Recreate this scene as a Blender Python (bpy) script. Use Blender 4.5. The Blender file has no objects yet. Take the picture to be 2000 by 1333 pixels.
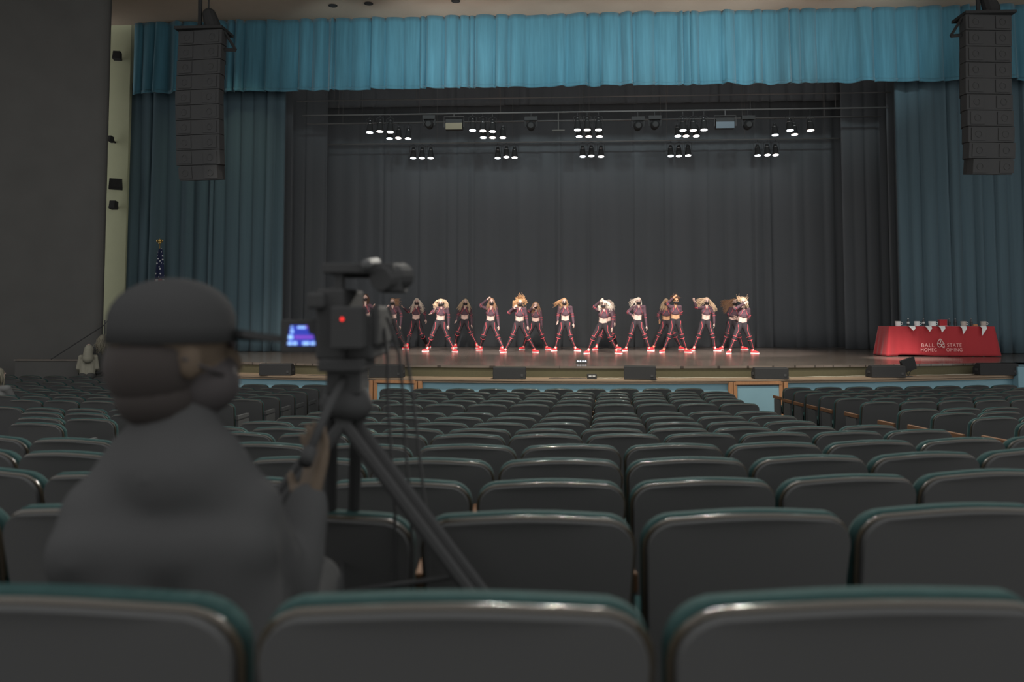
import bpy, bmesh, math, random
from mathutils import Vector, Matrix
random.seed(7)
C = bpy.context.scene.collection
sc = bpy.context.scene
PI = math.pi
# ------------------------------------------------------------------ camera, world, lights, exposure
F = 1600.0                      # focal length in pixels of the 2000 px wide frame
YAW, TILT = math.radians(3.3), math.radians(3.1)
HOR = 610.0                     # row of the horizon
V0 = HOR - F * math.tan(TILT)   # row of the principal point
CAM = Vector((0, 0, 2.05))
F0 = Vector((-math.sin(YAW), math.cos(YAW), 0))
RT = Vector((math.cos(YAW), math.sin(YAW), 0))
FW = F0 * math.cos(TILT) + Vector((0, 0, math.sin(TILT)))
UP = -F0 * math.sin(TILT) + Vector((0, 0, math.cos(TILT)))
cam_d = bpy.data.cameras.new('camera'); cam = bpy.data.objects.new('camera', cam_d); C.objects.link(cam)
cam.location = CAM; cam.rotation_euler = (PI / 2 + TILT, 0, YAW)
cam_d.sensor_width = 36; cam_d.lens = F / 2000 * 36
cam_d.shift_y = (V0 - 666.5) / 2000
cam_d.clip_start = 0.05; cam_d.clip_end = 200
cam_d.dof.use_dof = True; cam_d.dof.focus_distance = 24.0; cam_d.dof.aperture_fstop = 2.4
sc.camera = cam
sc.view_settings.view_transform = 'Standard'; sc.view_settings.look = 'None'
sc.view_settings.exposure = 0; sc.view_settings.gamma = 1
sc.view_settings.use_curve_mapping = False
w = bpy.data.worlds.new('world'); sc.world = w; w.use_nodes = True
w.node_tree.nodes['Background'].inputs[0].default_value = (1.0, 1.0, 1.0, 1)
w.node_tree.nodes['Background'].inputs[1].default_value = 1.1

def ray(u, v): return FW + RT * ((u - 1000) / F) + UP * ((V0 - v) / F)
def atD(u, v, D):
    r = ray(u, v); return CAM + r * (D / r.dot(F0))
def atY(u, v, Y):
    r = ray(u, v); return CAM + r * ((Y - CAM.y) / r.y)
def atZ(u, v, Z):
    r = ray(u, v); return CAM + r * ((Z - CAM.z) / r.z)
def proj(P):
    d = P - CAM; k = d.dot(FW); return (1000 + F * d.dot(RT) / k, V0 - F * d.dot(UP) / k)

def spot(name, loc, target, power, size, blend=.5, color=(1, 1, 1), radius=.1):
    L = bpy.data.lights.new(name, 'SPOT'); L.energy = power; L.spot_size = math.radians(size)
    L.spot_blend = blend; L.color = color; L.shadow_soft_size = radius
    o = bpy.data.objects.new(name, L); C.objects.link(o); o.location = loc
    o.rotation_euler = (Vector(target) - Vector(loc)).to_track_quat('-Z', 'Y').to_euler()
    return o
def area(name, loc, target, power, sx, sy, color=(1, 1, 1)):
    L = bpy.data.lights.new(name, 'AREA'); L.energy = power; L.shape = 'RECTANGLE'; L.size = sx; L.size_y = sy; L.color = color
    o = bpy.data.objects.new(name, L); C.objects.link(o); o.location = loc
    o.rotation_euler = (Vector(target) - Vector(loc)).to_track_quat('-Z', 'Y').to_euler()
    return o
# front-of-house spots washing the dancers, from the lighting slot above the seats
for k, x in enumerate((-5.2, -2.9, -.7, 1.5, 3.7, 5.8)):
    spot('front_spot', (x * .9, 12.5, 10.5), (x, 25.2, 1.0), (7000 if k == 0 else 10000), 15.5, .7, (1.0, .91, .88), .12)
# stage wash from the battens
for k, x in enumerate((-4.6, -1.8, .9, 3.6, 6.2)):
    spot('batten_wash', (x, 23.9 + .9, 7.35), (x * .9, 24.6, .84), 480, 62, .9, (1.0, .86, .82), .12)
# lamps in front of the curtain that wash the valance and the ceiling edge
for k, x in enumerate((-6.4, -4.2, -2.6, -.8, 1.0, 2.8, 4.4, 6.0, 9.0)):
    spot('valance_wash', (x, 20.6, 9.1), (x, 24.1, 9.75), 200 if k else 120, 74, .8, (.80, .97, 1.0), .08)
for x in (-2.5, 2.6, 6.5):
    spot('ceiling_wash', (x, 21.0, 7.4), (x, 23.6, 10.9), 150, 95, 1, (1.0, .62, .48), .2)
spot('table_spot', (7.2, 17.5, 9.6), (9.1, 21.9, 1.2), 9500, 15, 1, (1, .93, .9), .1)
spot('apron_fill', (0.9, 14.0, 10.3), (.9, 19.2, .84), 5200, 75, 1, (1, .93, .80), .2)  # unseen spot added to brighten the apron floor
for x in (-6.5, 5.6):  # unseen pair added to lift the floor at both sides
    spot('apron_fill', (x, 14.5, 10.3), (x, 21.5, .84), 3600, 42, 1, (1, .93, .82), .2)
spot('side_wall_lamp', (-8.2, 21.8, 9.9), (-11.3, 24.2, 5.0), 120, 80, 1, (.95, 1, .72), .15)
# unseen spots added overhead to bring up the seat tops
for x in (-4.0, 1.0, 6.0):
    spot('seat_top_fill', (x, 10.5, 10.3), (x * .8, 9.0, .9), 150, 120, 1, (.62, 1.0, .92), .12)
for x in (-1.3, .2, 1.6):  # unseen spots added to put glints on the seat rims
    spot('rim_glint_spot', (x * 1.5 + .9, 22.6, 8.9), (x * .6, 3.0, 1.0), 9000, 60, 1, (1.0, .95, .85), .07)

# ------------------------------------------------------------------ materials
def mat(name, col, rough=.8, spec=.3, metal=0, noise=0, nscale=8, bump=0, emit=None, estr=0, sheen=0, nvec=None):
    m = bpy.data.materials.new(name); m.use_nodes = True; nt = m.node_tree; b = nt.nodes['Principled BSDF']
    b.inputs['Base Color'].default_value = (*col, 1); b.inputs['Roughness'].default_value = rough
    b.inputs['Specular IOR Level'].default_value = spec; b.inputs['Metallic'].default_value = metal
    if sheen:
        b.inputs['Sheen Weight'].default_value = sheen; b.inputs['Sheen Roughness'].default_value = .5
    if emit:
        b.inputs['Emission Color'].default_value = (*emit, 1); b.inputs['Emission Strength'].default_value = estr
    if noise or bump:
        tc = nt.nodes.new('ShaderNodeTexCoord'); mp = nt.nodes.new('ShaderNodeMapping'); n = nt.nodes.new('ShaderNodeTexNoise')
        mp.inputs['Scale'].default_value = nvec or (1, 1, 1)
        n.inputs['Scale'].default_value = nscale; n.inputs['Detail'].default_value = 4
        nt.links.new(tc.outputs['Object'], mp.inputs['Vector']); nt.links.new(mp.outputs['Vector'], n.inputs['Vector'])
        if noise:
            mx = nt.nodes.new('ShaderNodeMix'); mx.data_type = 'RGBA'
            mx.inputs[6].default_value = (*[c * (1 - noise) for c in col], 1)
            mx.inputs[7].default_value = (*[min(1, c * (1 + noise)) for c in col], 1)
            nt.links.new(n.outputs[0], mx.inputs[0]); nt.links.new(mx.outputs[2], b.inputs['Base Color'])
        if bump:
            bp = nt.nodes.new('ShaderNodeBump'); bp.inputs['Strength'].default_value = bump; bp.inputs['Distance'].default_value = .02
            nt.links.new(n.outputs[0], bp.inputs['Height']); nt.links.new(bp.outputs[0], b.inputs['Normal'])
    return m
def boards(name, a, b_, rough, spec, width=.09, glossy_noise=True):
    m = bpy.data.materials.new(name); m.use_nodes = True; nt = m.node_tree; b = nt.nodes['Principled BSDF']
    tc = nt.nodes.new('ShaderNodeTexCoord'); br = nt.nodes.new('ShaderNodeTexBrick'); mp = nt.nodes.new('ShaderNodeMapping')
    nt.links.new(tc.outputs['Object'], mp.inputs['Vector']); nt.links.new(mp.outputs['Vector'], br.inputs['Vector'])
    br.inputs['Scale'].default_value = 1; br.inputs['Brick Width'].default_value = 2.4; br.inputs['Row Height'].default_value = width
    br.inputs['Mortar Size'].default_value = .004; br.inputs['Color1'].default_value = (*a, 1); br.inputs['Color2'].default_value = (*b_, 1)
    br.inputs['Mortar'].default_value = (*[c * .35 for c in a], 1)
    n = nt.nodes.new('ShaderNodeTexNoise'); n.inputs['Scale'].default_value = 1.3; n.inputs['Detail'].default_value = 6
    mp2 = nt.nodes.new('ShaderNodeMapping'); mp2.inputs['Scale'].default_value = (.5, 3, 1)
    nt.links.new(tc.outputs['Object'], mp2.inputs['Vector']); nt.links.new(mp2.outputs['Vector'], n.inputs['Vector'])
    mx = nt.nodes.new('ShaderNodeMix'); mx.data_type = 'RGBA'; mx.blend_type = 'MULTIPLY'; mx.inputs[0].default_value = .7
    cr = nt.nodes.new('ShaderNodeValToRGB'); cr.color_ramp.elements[0].position = .3; cr.color_ramp.elements[0].color = (.5, .5, .5, 1)
    cr.color_ramp.elements[1].position = .7; cr.color_ramp.elements[1].color = (1.25, 1.2, 1.15, 1)
    nt.links.new(n.outputs[0], cr.inputs[0]); nt.links.new(br.outputs[0], mx.inputs[6]); nt.links.new(cr.outputs[0], mx.inputs[7])
    nt.links.new(mx.outputs[2], b.inputs['Base Color'])
    b.inputs['Roughness'].default_value = rough; b.inputs['Specular IOR Level'].default_value = spec
    return m
M = dict(
    black=mat('black_paint', (.06, .06, .06), 1, 0),
    blackwall=mat('charcoal_wall_paint', (.090, .088, .083), 1, 0, noise=.12, nscale=1.5),
    blackcloth=mat('black_velour', (.120, .128, .136), 1, 0, noise=.15, nscale=.6, nvec=(3, 1, .1)),
    gear=mat('black_equipment', (.043, .043, .043), .9, .03),
    gear2=mat('dark_grey_equipment', (.07, .07, .07), .8, .08),
    grille=mat('speaker_grille', (.045, .045, .045), .9, .05, bump=.4, nscale=90),
    beige=mat('beige_plaster', (.40, .41, .28), .95, .05, noise=.05, nscale=3),
    ceil=mat('ceiling_plaster', (.42, .34, .27), .95, .05, noise=.04, nscale=3),
    valance=mat('blue_velvet', (.075, .205, .27), .85, .1, noise=.32, nscale=2.2, nvec=(6, 1, .35), sheen=.25),  # stretched noise paints light and dark fold bands into the colour
    curtain=mat('deep_blue_velvet', (.088, .134, .158), .9, .05, noise=.15, nscale=1.6, nvec=(6, 1, .2), sheen=.1),
    floorboards=boards('stage_boards', (.165, .138, .118), (.14, .118, .10), .20, .5),
    olive=mat('olive_riser', (.095, .086, .052), .8, .1, noise=.1, nscale=20),
    wood=mat('pale_wood', (.26, .19, .13), .6, .3, noise=.25, nscale=4, nvec=(1, 1, 12)),
    orange=mat('orange_wood', (.34, .17, .08), .5, .3, noise=.25, nscale=5, nvec=(8, 8, 1)),
    bluewall=mat('pale_blue_panel', (.20, .33, .38), .9, .05, noise=.08, nscale=2),
    carpet=mat('dark_carpet', (.05, .05, .046), 1, 0, noise=.2, nscale=30),
    arraym=mat('speaker_cabinet_paint', (.066, .066, .066), .9, .03),
    shell=mat('dark_seat_shell', (.066, .066, .065), .9, .02),
    fabric=mat('teal_seat_fabric', (.023, .047, .045), .95, .05, noise=.2, nscale=25),
    edge=mat('brown_plastic_edge', (.045, .037, .026), .15, .5),
    armwood=mat('armrest_wood', (.12, .062, .034), .8, .05, noise=.2, nscale=10),
    steel=mat('dull_metal', (.25, .25, .25), .4, .5, metal=.8),
    red=mat('red_satin', (.42, .035, .042), .7, .2, sheen=.2, noise=.06, nscale=3),
    white=mat('white_paper', (.80, .80, .78), .8, .2),
    navy=mat('navy_cloth', (.02, .03, .09), .9, .1), gold=mat('gold_metal', (.70, .48, .16), .3, .5, metal=.9),
    skin=mat('skin_fair', (.72, .50, .42), .6, .25), tan=mat('skin_tan', (.60, .34, .19), .6, .25),
    skin_dark=mat('skin_brown', (.075, .055, .038), .8, .25),
    topc=mat('charcoal_plum_top', (.115, .070, .085), .85, .15, noise=.1, nscale=12),
    legc=mat('charcoal_leggings', (.044, .038, .042), .85, .12, noise=.1, nscale=12),
    piping=mat('coral_piping', (.88, .12, .14), .6, .3),
    shoe=mat('red_shoe', (.85, .055, .065), .6, .3), sole=mat('white_sole', (.85, .80, .78), .6, .2),
    mask=mat('black_mask', (.05, .045, .045), .9, .05), eye=mat('dark_eye', (.03, .02, .02), .2, .5),
    blond=mat('blond_hair', (.68, .50, .33), .55, .3), ashblond=mat('pale_blond_hair', (.82, .70, .58), .55, .3),
    brown=mat('light_brown_hair', (.42, .24, .14), .55, .3), gingerb=mat('golden_brown_hair', (.55, .32, .16), .55, .3),
    darkhair=mat('dark_hair', (.10, .055, .035), .6, .3),
    lampw=mat('lit_lens_warm', (1, 1, 1), .5, 0, emit=(1, .93, .90), estr=9), lampc=mat('lit_lens_cool', (1, 1, 1), .5, 0, emit=(.80, .90, 1), estr=9),
    lampp=mat('lit_lens_amber', (1, 1, 1), .5, 0, emit=(1, .84, .74), estr=7),
    chrome=mat('bright_metal', (.6, .6, .6), .25, .5, metal=1),
)
# ------------------------------------------------------------------ mesh helpers
class MB:
    def __init__(s): s.v = []; s.f = []
    def quad(s, a, b, c, d):
        n = len(s.v); s.v += [tuple(a), tuple(b), tuple(c), tuple(d)]; s.f.append((n, n + 1, n + 2, n + 3)); return s
    def box(s, c, size, rot=None, taper=1.0):
        n = len(s.v); hx, hy, hz = [k / 2 for k in size]
        for z in (-1, 1):
            t = taper if z > 0 else 1
            for x, y in ((-1, -1), (1, -1), (1, 1), (-1, 1)):
                p = Vector((x * hx * t, y * hy * t, z * hz))
                if rot is not None: p = rot @ p
                s.v.append(tuple(p + Vector(c)))
        s.f += [(n + a, n + b, n + c_, n + d) for a, b, c_, d in ((0, 3, 2, 1), (4, 5, 6, 7), (0, 1, 5, 4), (1, 2, 6, 5), (2, 3, 7, 6), (3, 0, 4, 7))]
        return s
    def tube(s, pts, rad, seg=8, cap=True):
        pts = [Vector(p) for p in pts]; n0 = len(s.v); N = len(pts)
        if not hasattr(rad, '__len__'): rad = [rad] * N
        prev = None
        for i, p in enumerate(pts):
            t = (pts[min(i + 1, N - 1)] - pts[max(i - 1, 0)])
            t = t.normalized() if t.length > 1e-9 else Vector((0, 0, 1))
            if prev is None:
                a = Vector((0, 0, 1)) if abs(t.z) < .9 else Vector((1, 0, 0)); u = t.cross(a).normalized()
            else:
                u = prev - t * prev.dot(t)
                u = u.normalized() if u.length > 1e-6 else t.orthogonal().normalized()
            prev = u; v = t.cross(u)
            for k in range(seg):
                an = 2 * PI * k / seg; s.v.append(tuple(p + (u * math.cos(an) + v * math.sin(an)) * rad[i]))
        for i in range(N - 1):
            for k in range(seg):
                a = n0 + i * seg + k; b = n0 + i * seg + (k + 1) % seg; s.f.append((a, b, b + seg, a + seg))
        if cap:
            s.f.append(tuple(n0 + k for k in reversed(range(seg)))); s.f.append(tuple(n0 + (N - 1) * seg + k for k in range(seg)))
        return s
    def ring(s, c, axis, R, r, seg=20, sec=6, sx=1.0, sy=1.0, side=None):
        axis = Vector(axis).normalized(); u = axis.orthogonal().normalized() if side is None else (Vector(side) - axis * Vector(side).dot(axis)).normalized()
        v = axis.cross(u); n0 = len(s.v)
        for i in range(seg):
            a = 2 * PI * i / seg; d = u * math.cos(a) * sx + v * math.sin(a) * sy
            for k in range(sec):
                b = 2 * PI * k / sec; s.v.append(tuple(Vector(c) + d * R + d.normalized() * r * math.cos(b) + axis * r * math.sin(b)))
        for i in range(seg):
            for k in range(sec):
                a = n0 + i * sec; b = n0 + ((i + 1) % seg) * sec
                s.f.append((a + k, b + k, b + (k + 1) % sec, a + (k + 1) % sec))
        return s
    def ell(s, c, r, seg=14, rings=9, rot=None):
        n0 = len(s.v); c = Vector(c)
        if not hasattr(r, '__len__'): r = (r, r, r)
        for i in range(rings + 1):
            th = PI * i / rings
            for k in range(seg):
                a = 2 * PI * k / seg; p = Vector((r[0] * math.sin(th) * math.cos(a), r[1] * math.sin(th) * math.sin(a), r[2] * math.cos(th)))
                if rot is not None: p = rot @ p
                s.v.append(tuple(c + p))
        for i in range(rings):
            for k in range(seg):
                a = n0 + i * seg + k; b = n0 + i * seg + (k + 1) % seg; s.f.append((a, a + seg, b + seg, b))
        return s
    def cap2(s, p0, r0, p1, r1, seg=12):
        p0 = Vector(p0); p1 = Vector(p1); d = (p1 - p0)
        if d.length < 1e-5: return s.ell(p0, r0)
        d.normalize(); pts = []; rr = []
        for k in range(4):
            a = PI / 2 * (k + .12) / 4; pts.append(p0 - d * r0 * math.cos(a)); rr.append(r0 * math.sin(a))
        for k in range(5):
            t = k / 4; pts.append(p0.lerp(p1, t)); rr.append(r0 + (r1 - r0) * t)
        for k in range(4):
            a = PI / 2 * (3.88 - k) / 4; pts.append(p1 + d * r1 * math.cos(a)); rr.append(r1 * math.sin(a))
        return s.tube(pts, rr, seg)
    def lathe(s, c, prof, seg=16, rot=None):
        n0 = len(s.v); c = Vector(c)
        for r, z in prof:
            for k in range(seg):
                a = 2 * PI * k / seg; p = Vector((r * math.cos(a), r * math.sin(a), z))
                if rot is not None: p = rot @ p
                s.v.append(tuple(c + p))
        for i in range(len(prof) - 1):
            for k in range(seg):
                a = n0 + i * seg + k; b = n0 + i * seg + (k + 1) % seg; s.f.append((a, b, b + seg, a + seg))
        s.f.append(tuple(n0 + k for k in reversed(range(seg)))); s.f.append(tuple(n0 + (len(prof) - 1) * seg + k for k in range(seg)))
        return s
    def prism(s, poly, z0, z1, fn):
        n0 = len(s.v); n = len(poly)
        for z in (z0, z1):
            for p in poly: s.v.append(tuple(fn(p[0], p[1], z)))
        s.f.append(tuple(n0 + k for k in reversed(range(n)))); s.f.append(tuple(n0 + n + k for k in range(n)))
        for k in range(n):
            a = n0 + k; b = n0 + (k + 1) % n; s.f.append((a, b, b + n, a + n))
        return s
    def mesh(s, name, m):
        me = bpy.data.meshes.new(name); me.from_pydata(s.v, [], s.f); me.materials.append(m)
        bm = bmesh.new(); bm.from_mesh(me); bmesh.ops.remove_doubles(bm, verts=bm.verts, dist=1e-6)
        bmesh.ops.recalc_face_normals(bm, faces=bm.faces); bm.to_mesh(me); bm.free(); return me
    def build(s, name, m, parent=None, smooth=False, bevel=0, voxel=0, smoothit=0, solid=0):
        me = s.mesh(name, m); o = bpy.data.objects.new(name, me); C.objects.link(o)
        if voxel or bevel or solid:
            if smooth and bevel:
                for p in me.polygons: p.use_smooth = True
            if solid:
                md = o.modifiers.new('t', 'SOLIDIFY'); md.thickness = solid; md.offset = 0
            if voxel:
                md = o.modifiers.new('r', 'REMESH'); md.mode = 'VOXEL'; md.voxel_size = voxel
            if smoothit:
                md = o.modifiers.new('s', 'SMOOTH'); md.iterations = smoothit; md.factor = .5
            if bevel:
                md = o.modifiers.new('b', 'BEVEL'); md.width = bevel; md.segments = 2; md.limit_method = 'ANGLE'; md.harden_normals = bool(smooth)
            dg = bpy.context.evaluated_depsgraph_get(); dg.update()
            me2 = bpy.data.meshes.new_from_object(o.evaluated_get(dg)); o.modifiers.clear(); o.data = me2; bpy.data.meshes.remove(me)
            me2.name = name
            if not me2.materials: me2.materials.append(m)
        if smooth:
            for p in o.data.polygons: p.use_smooth = True
        if parent: o.parent = parent; o.matrix_parent_inverse = parent_inv(parent)
        return o
def parent_inv(p):
    m = Matrix.LocRotScale(p.location, p.rotation_euler, p.scale); q = p.parent
    while q is not None:
        m = Matrix.LocRotScale(q.location, q.rotation_euler, q.scale) @ q.matrix_parent_inverse.copy() @ m if False else m
        q = None
    return m.inverted() if p.type == 'EMPTY' else Matrix.Identity(4)
def tag(o, label, cat, group=None, kind=None):
    o['label'] = label; o['category'] = cat
    if group: o['group'] = group
    if kind: o['kind'] = kind
    return o
def struct(o): o['kind'] = 'structure'; return o
def thing(name, loc, label, cat, group=None, rz=0):
    o = bpy.data.objects.new(name, None); C.objects.link(o); o.location = loc; o.rotation_euler = (0, 0, rz); o.empty_display_size = .1
    return tag(o, label, cat, group)
def copy_tree(o, parent=None):
    c = o.copy(); C.objects.link(c)
    if parent: c.parent = parent; c.matrix_parent_inverse = o.matrix_parent_inverse.copy()
    for ch in KIDS.get(o.name, []): copy_tree(ch, c)
    return c
KIDS = {}
def index_kids(root):
    KIDS[root.name] = list(root.children)
    for ch in root.children: index_kids(ch)
# ------------------------------------------------------------------ the hall
SZ = .84                                    # stage floor height
def edgeY(X): return 18.5 + X ** 2 / 58
xl = atY(236, 700, 20.5).x; xr = 10.55
N = 60
m = MB(); top = []; 
for i in range(N):
    X0 = xl + (xr - xl) * i / N; X1 = xl + (xr - xl) * (i + 1) / N
    m.quad((X0, edgeY(X0), SZ), (X1, edgeY(X1), SZ), (X1, 30.5, SZ), (X0, 30.5, SZ))
    m.quad((X0, edgeY(X0), SZ - .05), (X1, edgeY(X1), SZ - .05), (X1, edgeY(X1), SZ), (X0, edgeY(X0), SZ))
struct(m.build('floor_stage', M['floorboards']))
m = MB()
m.quad((xr, edgeY(xr), SZ), (20, edgeY(xr), SZ), (20, 30.5, SZ), (xr, 30.5, SZ))
m.quad((xl - 9, 21.5, SZ), (xl, 21.5, SZ), (xl, 30.5, SZ), (xl - 9, 30.5, SZ))
struct(m.build('floor_wings', M['floorboards']))
LZ = .585
def strip(fn, z0, z1, mt, name, dy0=0, dy1=0, x0=xl, x1=xr):
    m = MB()
    for i in range(N):
        X0 = x0 + (x1 - x0) * i / N; X1 = x0 + (x1 - x0) * (i + 1) / N
        m.quad((X0, fn(X0) + dy0, z0), (X1, fn(X1) + dy0, z0), (X1, fn(X1) + dy1, z1), (X0, fn(X0) + dy1, z1))
    return struct(m.build(name, mt))
strip(edgeY, LZ, SZ - .05, M['olive'], 'wall_riser', .03, .03)
LEDGE = .62
def ledge(name, y0, y1, z0, z1, mt, x0=xl, x1=xr):
    m = MB()
    for i in range(N):
        X0 = x0 + (x1 - x0) * i / N; X1 = x0 + (x1 - x0) * (i + 1) / N
        a, b = edgeY(X0), edgeY(X1)
        m.quad((X0, a + y0, z1), (X1, b + y0, z1), (X1, b + y1, z1), (X0, a + y1, z1))
        m.quad((X0, a + y0, z0), (X1, b + y0, z0), (X1, b + y0, z1), (X0, a + y0, z1))
        m.quad((X0, a + y1, z0), (X1, b + y1, z0), (X1, b + y0, z0), (X0, a + y0, z0))
    return struct(m.build(name, mt))
ledge('trim_ledge', -LEDGE, .05, LZ - .035, LZ, M['wood'])
ledge('trim_fascia', -LEDGE + .03, -.3, LZ - .085, LZ - .045, M['wood'])
strip(edgeY, -.6, LZ - .075, M['bluewall'], 'wall_pit', -LEDGE + .08, -LEDGE + .08)
m = MB().box((xr + 3, edgeY(xr) + .1, .1), (6, 1.8, 1.38)); struct(m.build('wall_pit_side', M['bluewall']))
# two wooden door frames in the pit wall
def pit_door(u0, u1, label):
    a = atZ(u0, 0, 0) if False else None
    def X_of(u):
        X = 0
        for _ in range(8):
            Y = edgeY(X) - LEDGE + .08; X = atY(u, 760, Y).x
        return X
    X0, X1 = X_of(u0), X_of(u1); Xm = (X0 + X1) / 2; Y = edgeY(Xm) - LEDGE + .05
    t = thing('pit_door', (Xm, Y, -.3), label, 'door', 'framed doors in the pit wall')
    sl = math.atan(Xm / 29); R = Matrix.Rotation(sl, 3, 'Z'); W = (X1 - X0)
    def P(x, y, z): return Vector((Xm, Y, 0)) + R @ Vector((x, y, z))
    for s in (-1, 1):
        MB().box(P(s * (W / 2 - .045), -.015, .13), (.09, .07, .80), R).box(P(s * (W / 2 - .15), -.01, .13), (.08, .05, .80), R).build('door_post', M['orange'], t)
    MB().box(P(0, -.015, LZ - .075), (W - .3, .06, .07), R).build('door_header', M['orange'], t)
    MB().box(P(0, .0, .1), (W - .38, .03, .78), R).build('door_panel', M['bluewall'], t)
    MB().box(P(0, -.02, LZ - .125), (W - .38, .015, .02), R).build('drip_rail', M['black'], t)
pit_door(722, 826, 'wooden framed blue pit door in the stage front, the one behind the tripod cables')
pit_door(1421, 1537, 'wooden framed blue pit door in the stage front beside the right-hand aisle')
# auditorium floor follows the rake of the rows
ROWS = [(1.139, 1160, 1288), (2.113, 1000, 1247), (3.04, 937, 1226), (3.64, 896, 1219), (4.48, 868.5, 1216), (5.98, 848, 1142), (6.99, 837, 1131),
        (7.90, 825.6, 1149), (8.78, 814.5, 1154), (9.72, 805.4, 1155), (11.0, 789.4, 1158), (12.1, 781.6, 1159), (12.85, 776, 1163),
        (13.6, 770.5, 1161), (14.3, 765.6, 1165), (15.0, 759.2, 1187)]
TOP = .86
def row_h(k): return (ROWS[k][1] - HOR) * ROWS[k][0] / F
prof = [(-3.0, CAM.z - row_h(0) - TOP + .2)]
for k in range(16): prof.append((ROWS[k][0] + .15, CAM.z - row_h(k) - TOP))
prof += [(18, CAM.z - row_h(15) - TOP), (24, CAM.z - row_h(15) - TOP)]
def floorz(D):
    for (a, za), (b, zb) in zip(prof, prof[1:]):
        if D <= b: return za + (zb - za) * max(0, (D - a) / (b - a))
    return prof[-1][1]
m = MB()
for (a, za), (b, zb) in zip(prof, prof[1:]):
    p = [CAM + F0 * a - RT * 16, CAM + F0 * a + RT * 16, CAM + F0 * b + RT * 16, CAM + F0 * b - RT * 16]
    for q, z in zip(p, (za, za, zb, zb)): q.z = z
    m.quad(*p)
struct(m.build('floor', M['carpet']))
FZ = prof[-1][1]
# ceiling strip over the proscenium
CZ = atY(1000, 31, 24.1).z
m = MB().box((1.5, 18.05, CZ + .15), (40, 12.3, .3)); struct(m.build('ceiling', M['ceil']))
for i, (u, v) in enumerate(((650, 10), (720, 6), (890, 1))):
    P = atZ(u, v, CZ)
    t = thing('downlight', (P.x, P.y, CZ), ['recessed black ceiling downlight over the valance, nearest the hanging speaker', 'recessed black ceiling downlight over the valance, middle of three', 'recessed black ceiling downlight at the top edge, last of three'][i], 'ceiling light', 'ceiling downlights')
    MB().lathe(P, [(.10, -.002), (.13, -.012), (.13, -.025), (.09, -.025)]).build('trim_ring', M['gear'], t)
    MB().lathe(P + Vector((0, 0, -.026)), [(.085, 0), (.085, -.004)]).build('lens', M['black'], t)
# side walls
XB0, XB1 = atY(150, 400, 24.5).x, atY(245, 500, 24.5).x
struct(MB().box(((XB0 + XB1) / 2, 24.65, 5), (XB1 - XB0, .3, 13)).build('wall_proscenium', M['beige']))
W1 = atD(199, 400, 20.3)
m = MB(); pts = []
pr = [(-3.2, 3.4), (-1.6, 1.6), (-.35, .42)] + [(-.30 + .30 * math.cos(a), .0 - .0 + .30 - .30 * math.sin(a)) for a in [PI / 12 * k for k in range(1, 7)]] + [(-1.5, -.25), (-4.2, -3.0), (-5.4, -8.0)]
P0 = [Vector((W1.x + a, W1.y + b, 0)) for a, b in pr]
for a, b in zip(P0, P0[1:]):
    m.quad((a.x, a.y, FZ - .5), (b.x, b.y, FZ - .5), (b.x, b.y, CZ + .1), (a.x, a.y, CZ + .1))
o = struct(m.build('wall_left', M['blackwall'], smooth=True))
struct(MB().box((W1.x - .35, W1.y + .3, CZ - .18), (1.5, 1.0, .5)).box((W1.x - 1.6, W1.y - .5, CZ - .12), (2.4, 1.5, .4)).build('trim_left', M['blackwall']))
struct(MB().box((19.5, 23, 5), (.3, 16, 13)).build('wall_right', M['blackwall']))
# stage house: back wall hidden by backdrop
struct(MB().box((1, 31.2, 5), (40, .3, 13)).build('wall_stage', M['black']))
struct(MB().box((1, 27.6, 12.6), (40, 7.5, .3)).build('ceiling_stage', M['black']))

# ------------------------------------------------------------------ curtains
def pleats(x0, x1, wmin, wmax, rnd):
    xs = [x0]
    while xs[-1] < x1: xs.append(xs[-1] + rnd.uniform(wmin, wmax))
    return xs
def curtain(name, mt, Y, x0, x1, z0, z1, A, wmin, wmax, seed, label, hem=None, hemwave=0, group=None, slant=0, soft=.55):
    rnd = random.Random(seed); xs = pleats(x0, x1, wmin, wmax, rnd)
    cols = []; 
    for i, (a, b) in enumerate(zip(xs, xs[1:])):
        amp = A * rnd.uniform(.35, 1.15); sk = rnd.uniform(.22, .78); low = rnd.uniform(-1, 1); lean = rnd.uniform(-1, 1)
        for k in range(9):
            t = k / 9; tt = t ** (math.log(.5) / math.log(sk)) if 0 < t else 0
            cols.append((a + (b - a) * t, -amp * math.sin(PI * tt) ** soft, low, math.sin(PI * t), lean))
    cols = [c for c in cols if c[0] <= x1]
    t = thing(name, ((x0 + x1) / 2, Y, z0), label, 'curtain', group)
    nz = 14
    def grid(za, zb, nz, out=0):
        m = MB(); n = len(cols)
        for j in range(nz + 1):
            f = j / nz
            for (x, y, low, s, lean) in cols:
                zlo = za + hemwave * (-.5 * s + .35 * low * s); zz = zlo + (zb + (zlo - za if out else 0) - zlo) * f
                h = 1 - (zz - z0) / (z1 - z0)
                m.v.append((x + slant * h * (x - x0) / (x1 - x0) + .05 * lean * s * h, Y + y * (.55 + .45 * h) - out, zz))
        for j in range(nz):
            for i in range(n - 1):
                a = j * n + i; m.f.append((a, a + 1, a + n + 1, a + n))
        return m
    grid(z0, z1, nz).build('drape', mt, t, smooth=True, solid=.012)
    if hem: grid(z0, z0 + hem, 2, .012).build('hem', mt, t, smooth=True, solid=.010)
    return t
VB = atY(1000, 172, 24.1).z
xa = atY(262, 100, 24.1).x
curtain('valance', M['valance'], 24.1, xa, 17.5, VB, CZ, .34, .13, .70, 3, 'bright blue pleated velvet valance across the top of the stage opening', hem=.09, hemwave=.10)
YL = 24.75
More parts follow.
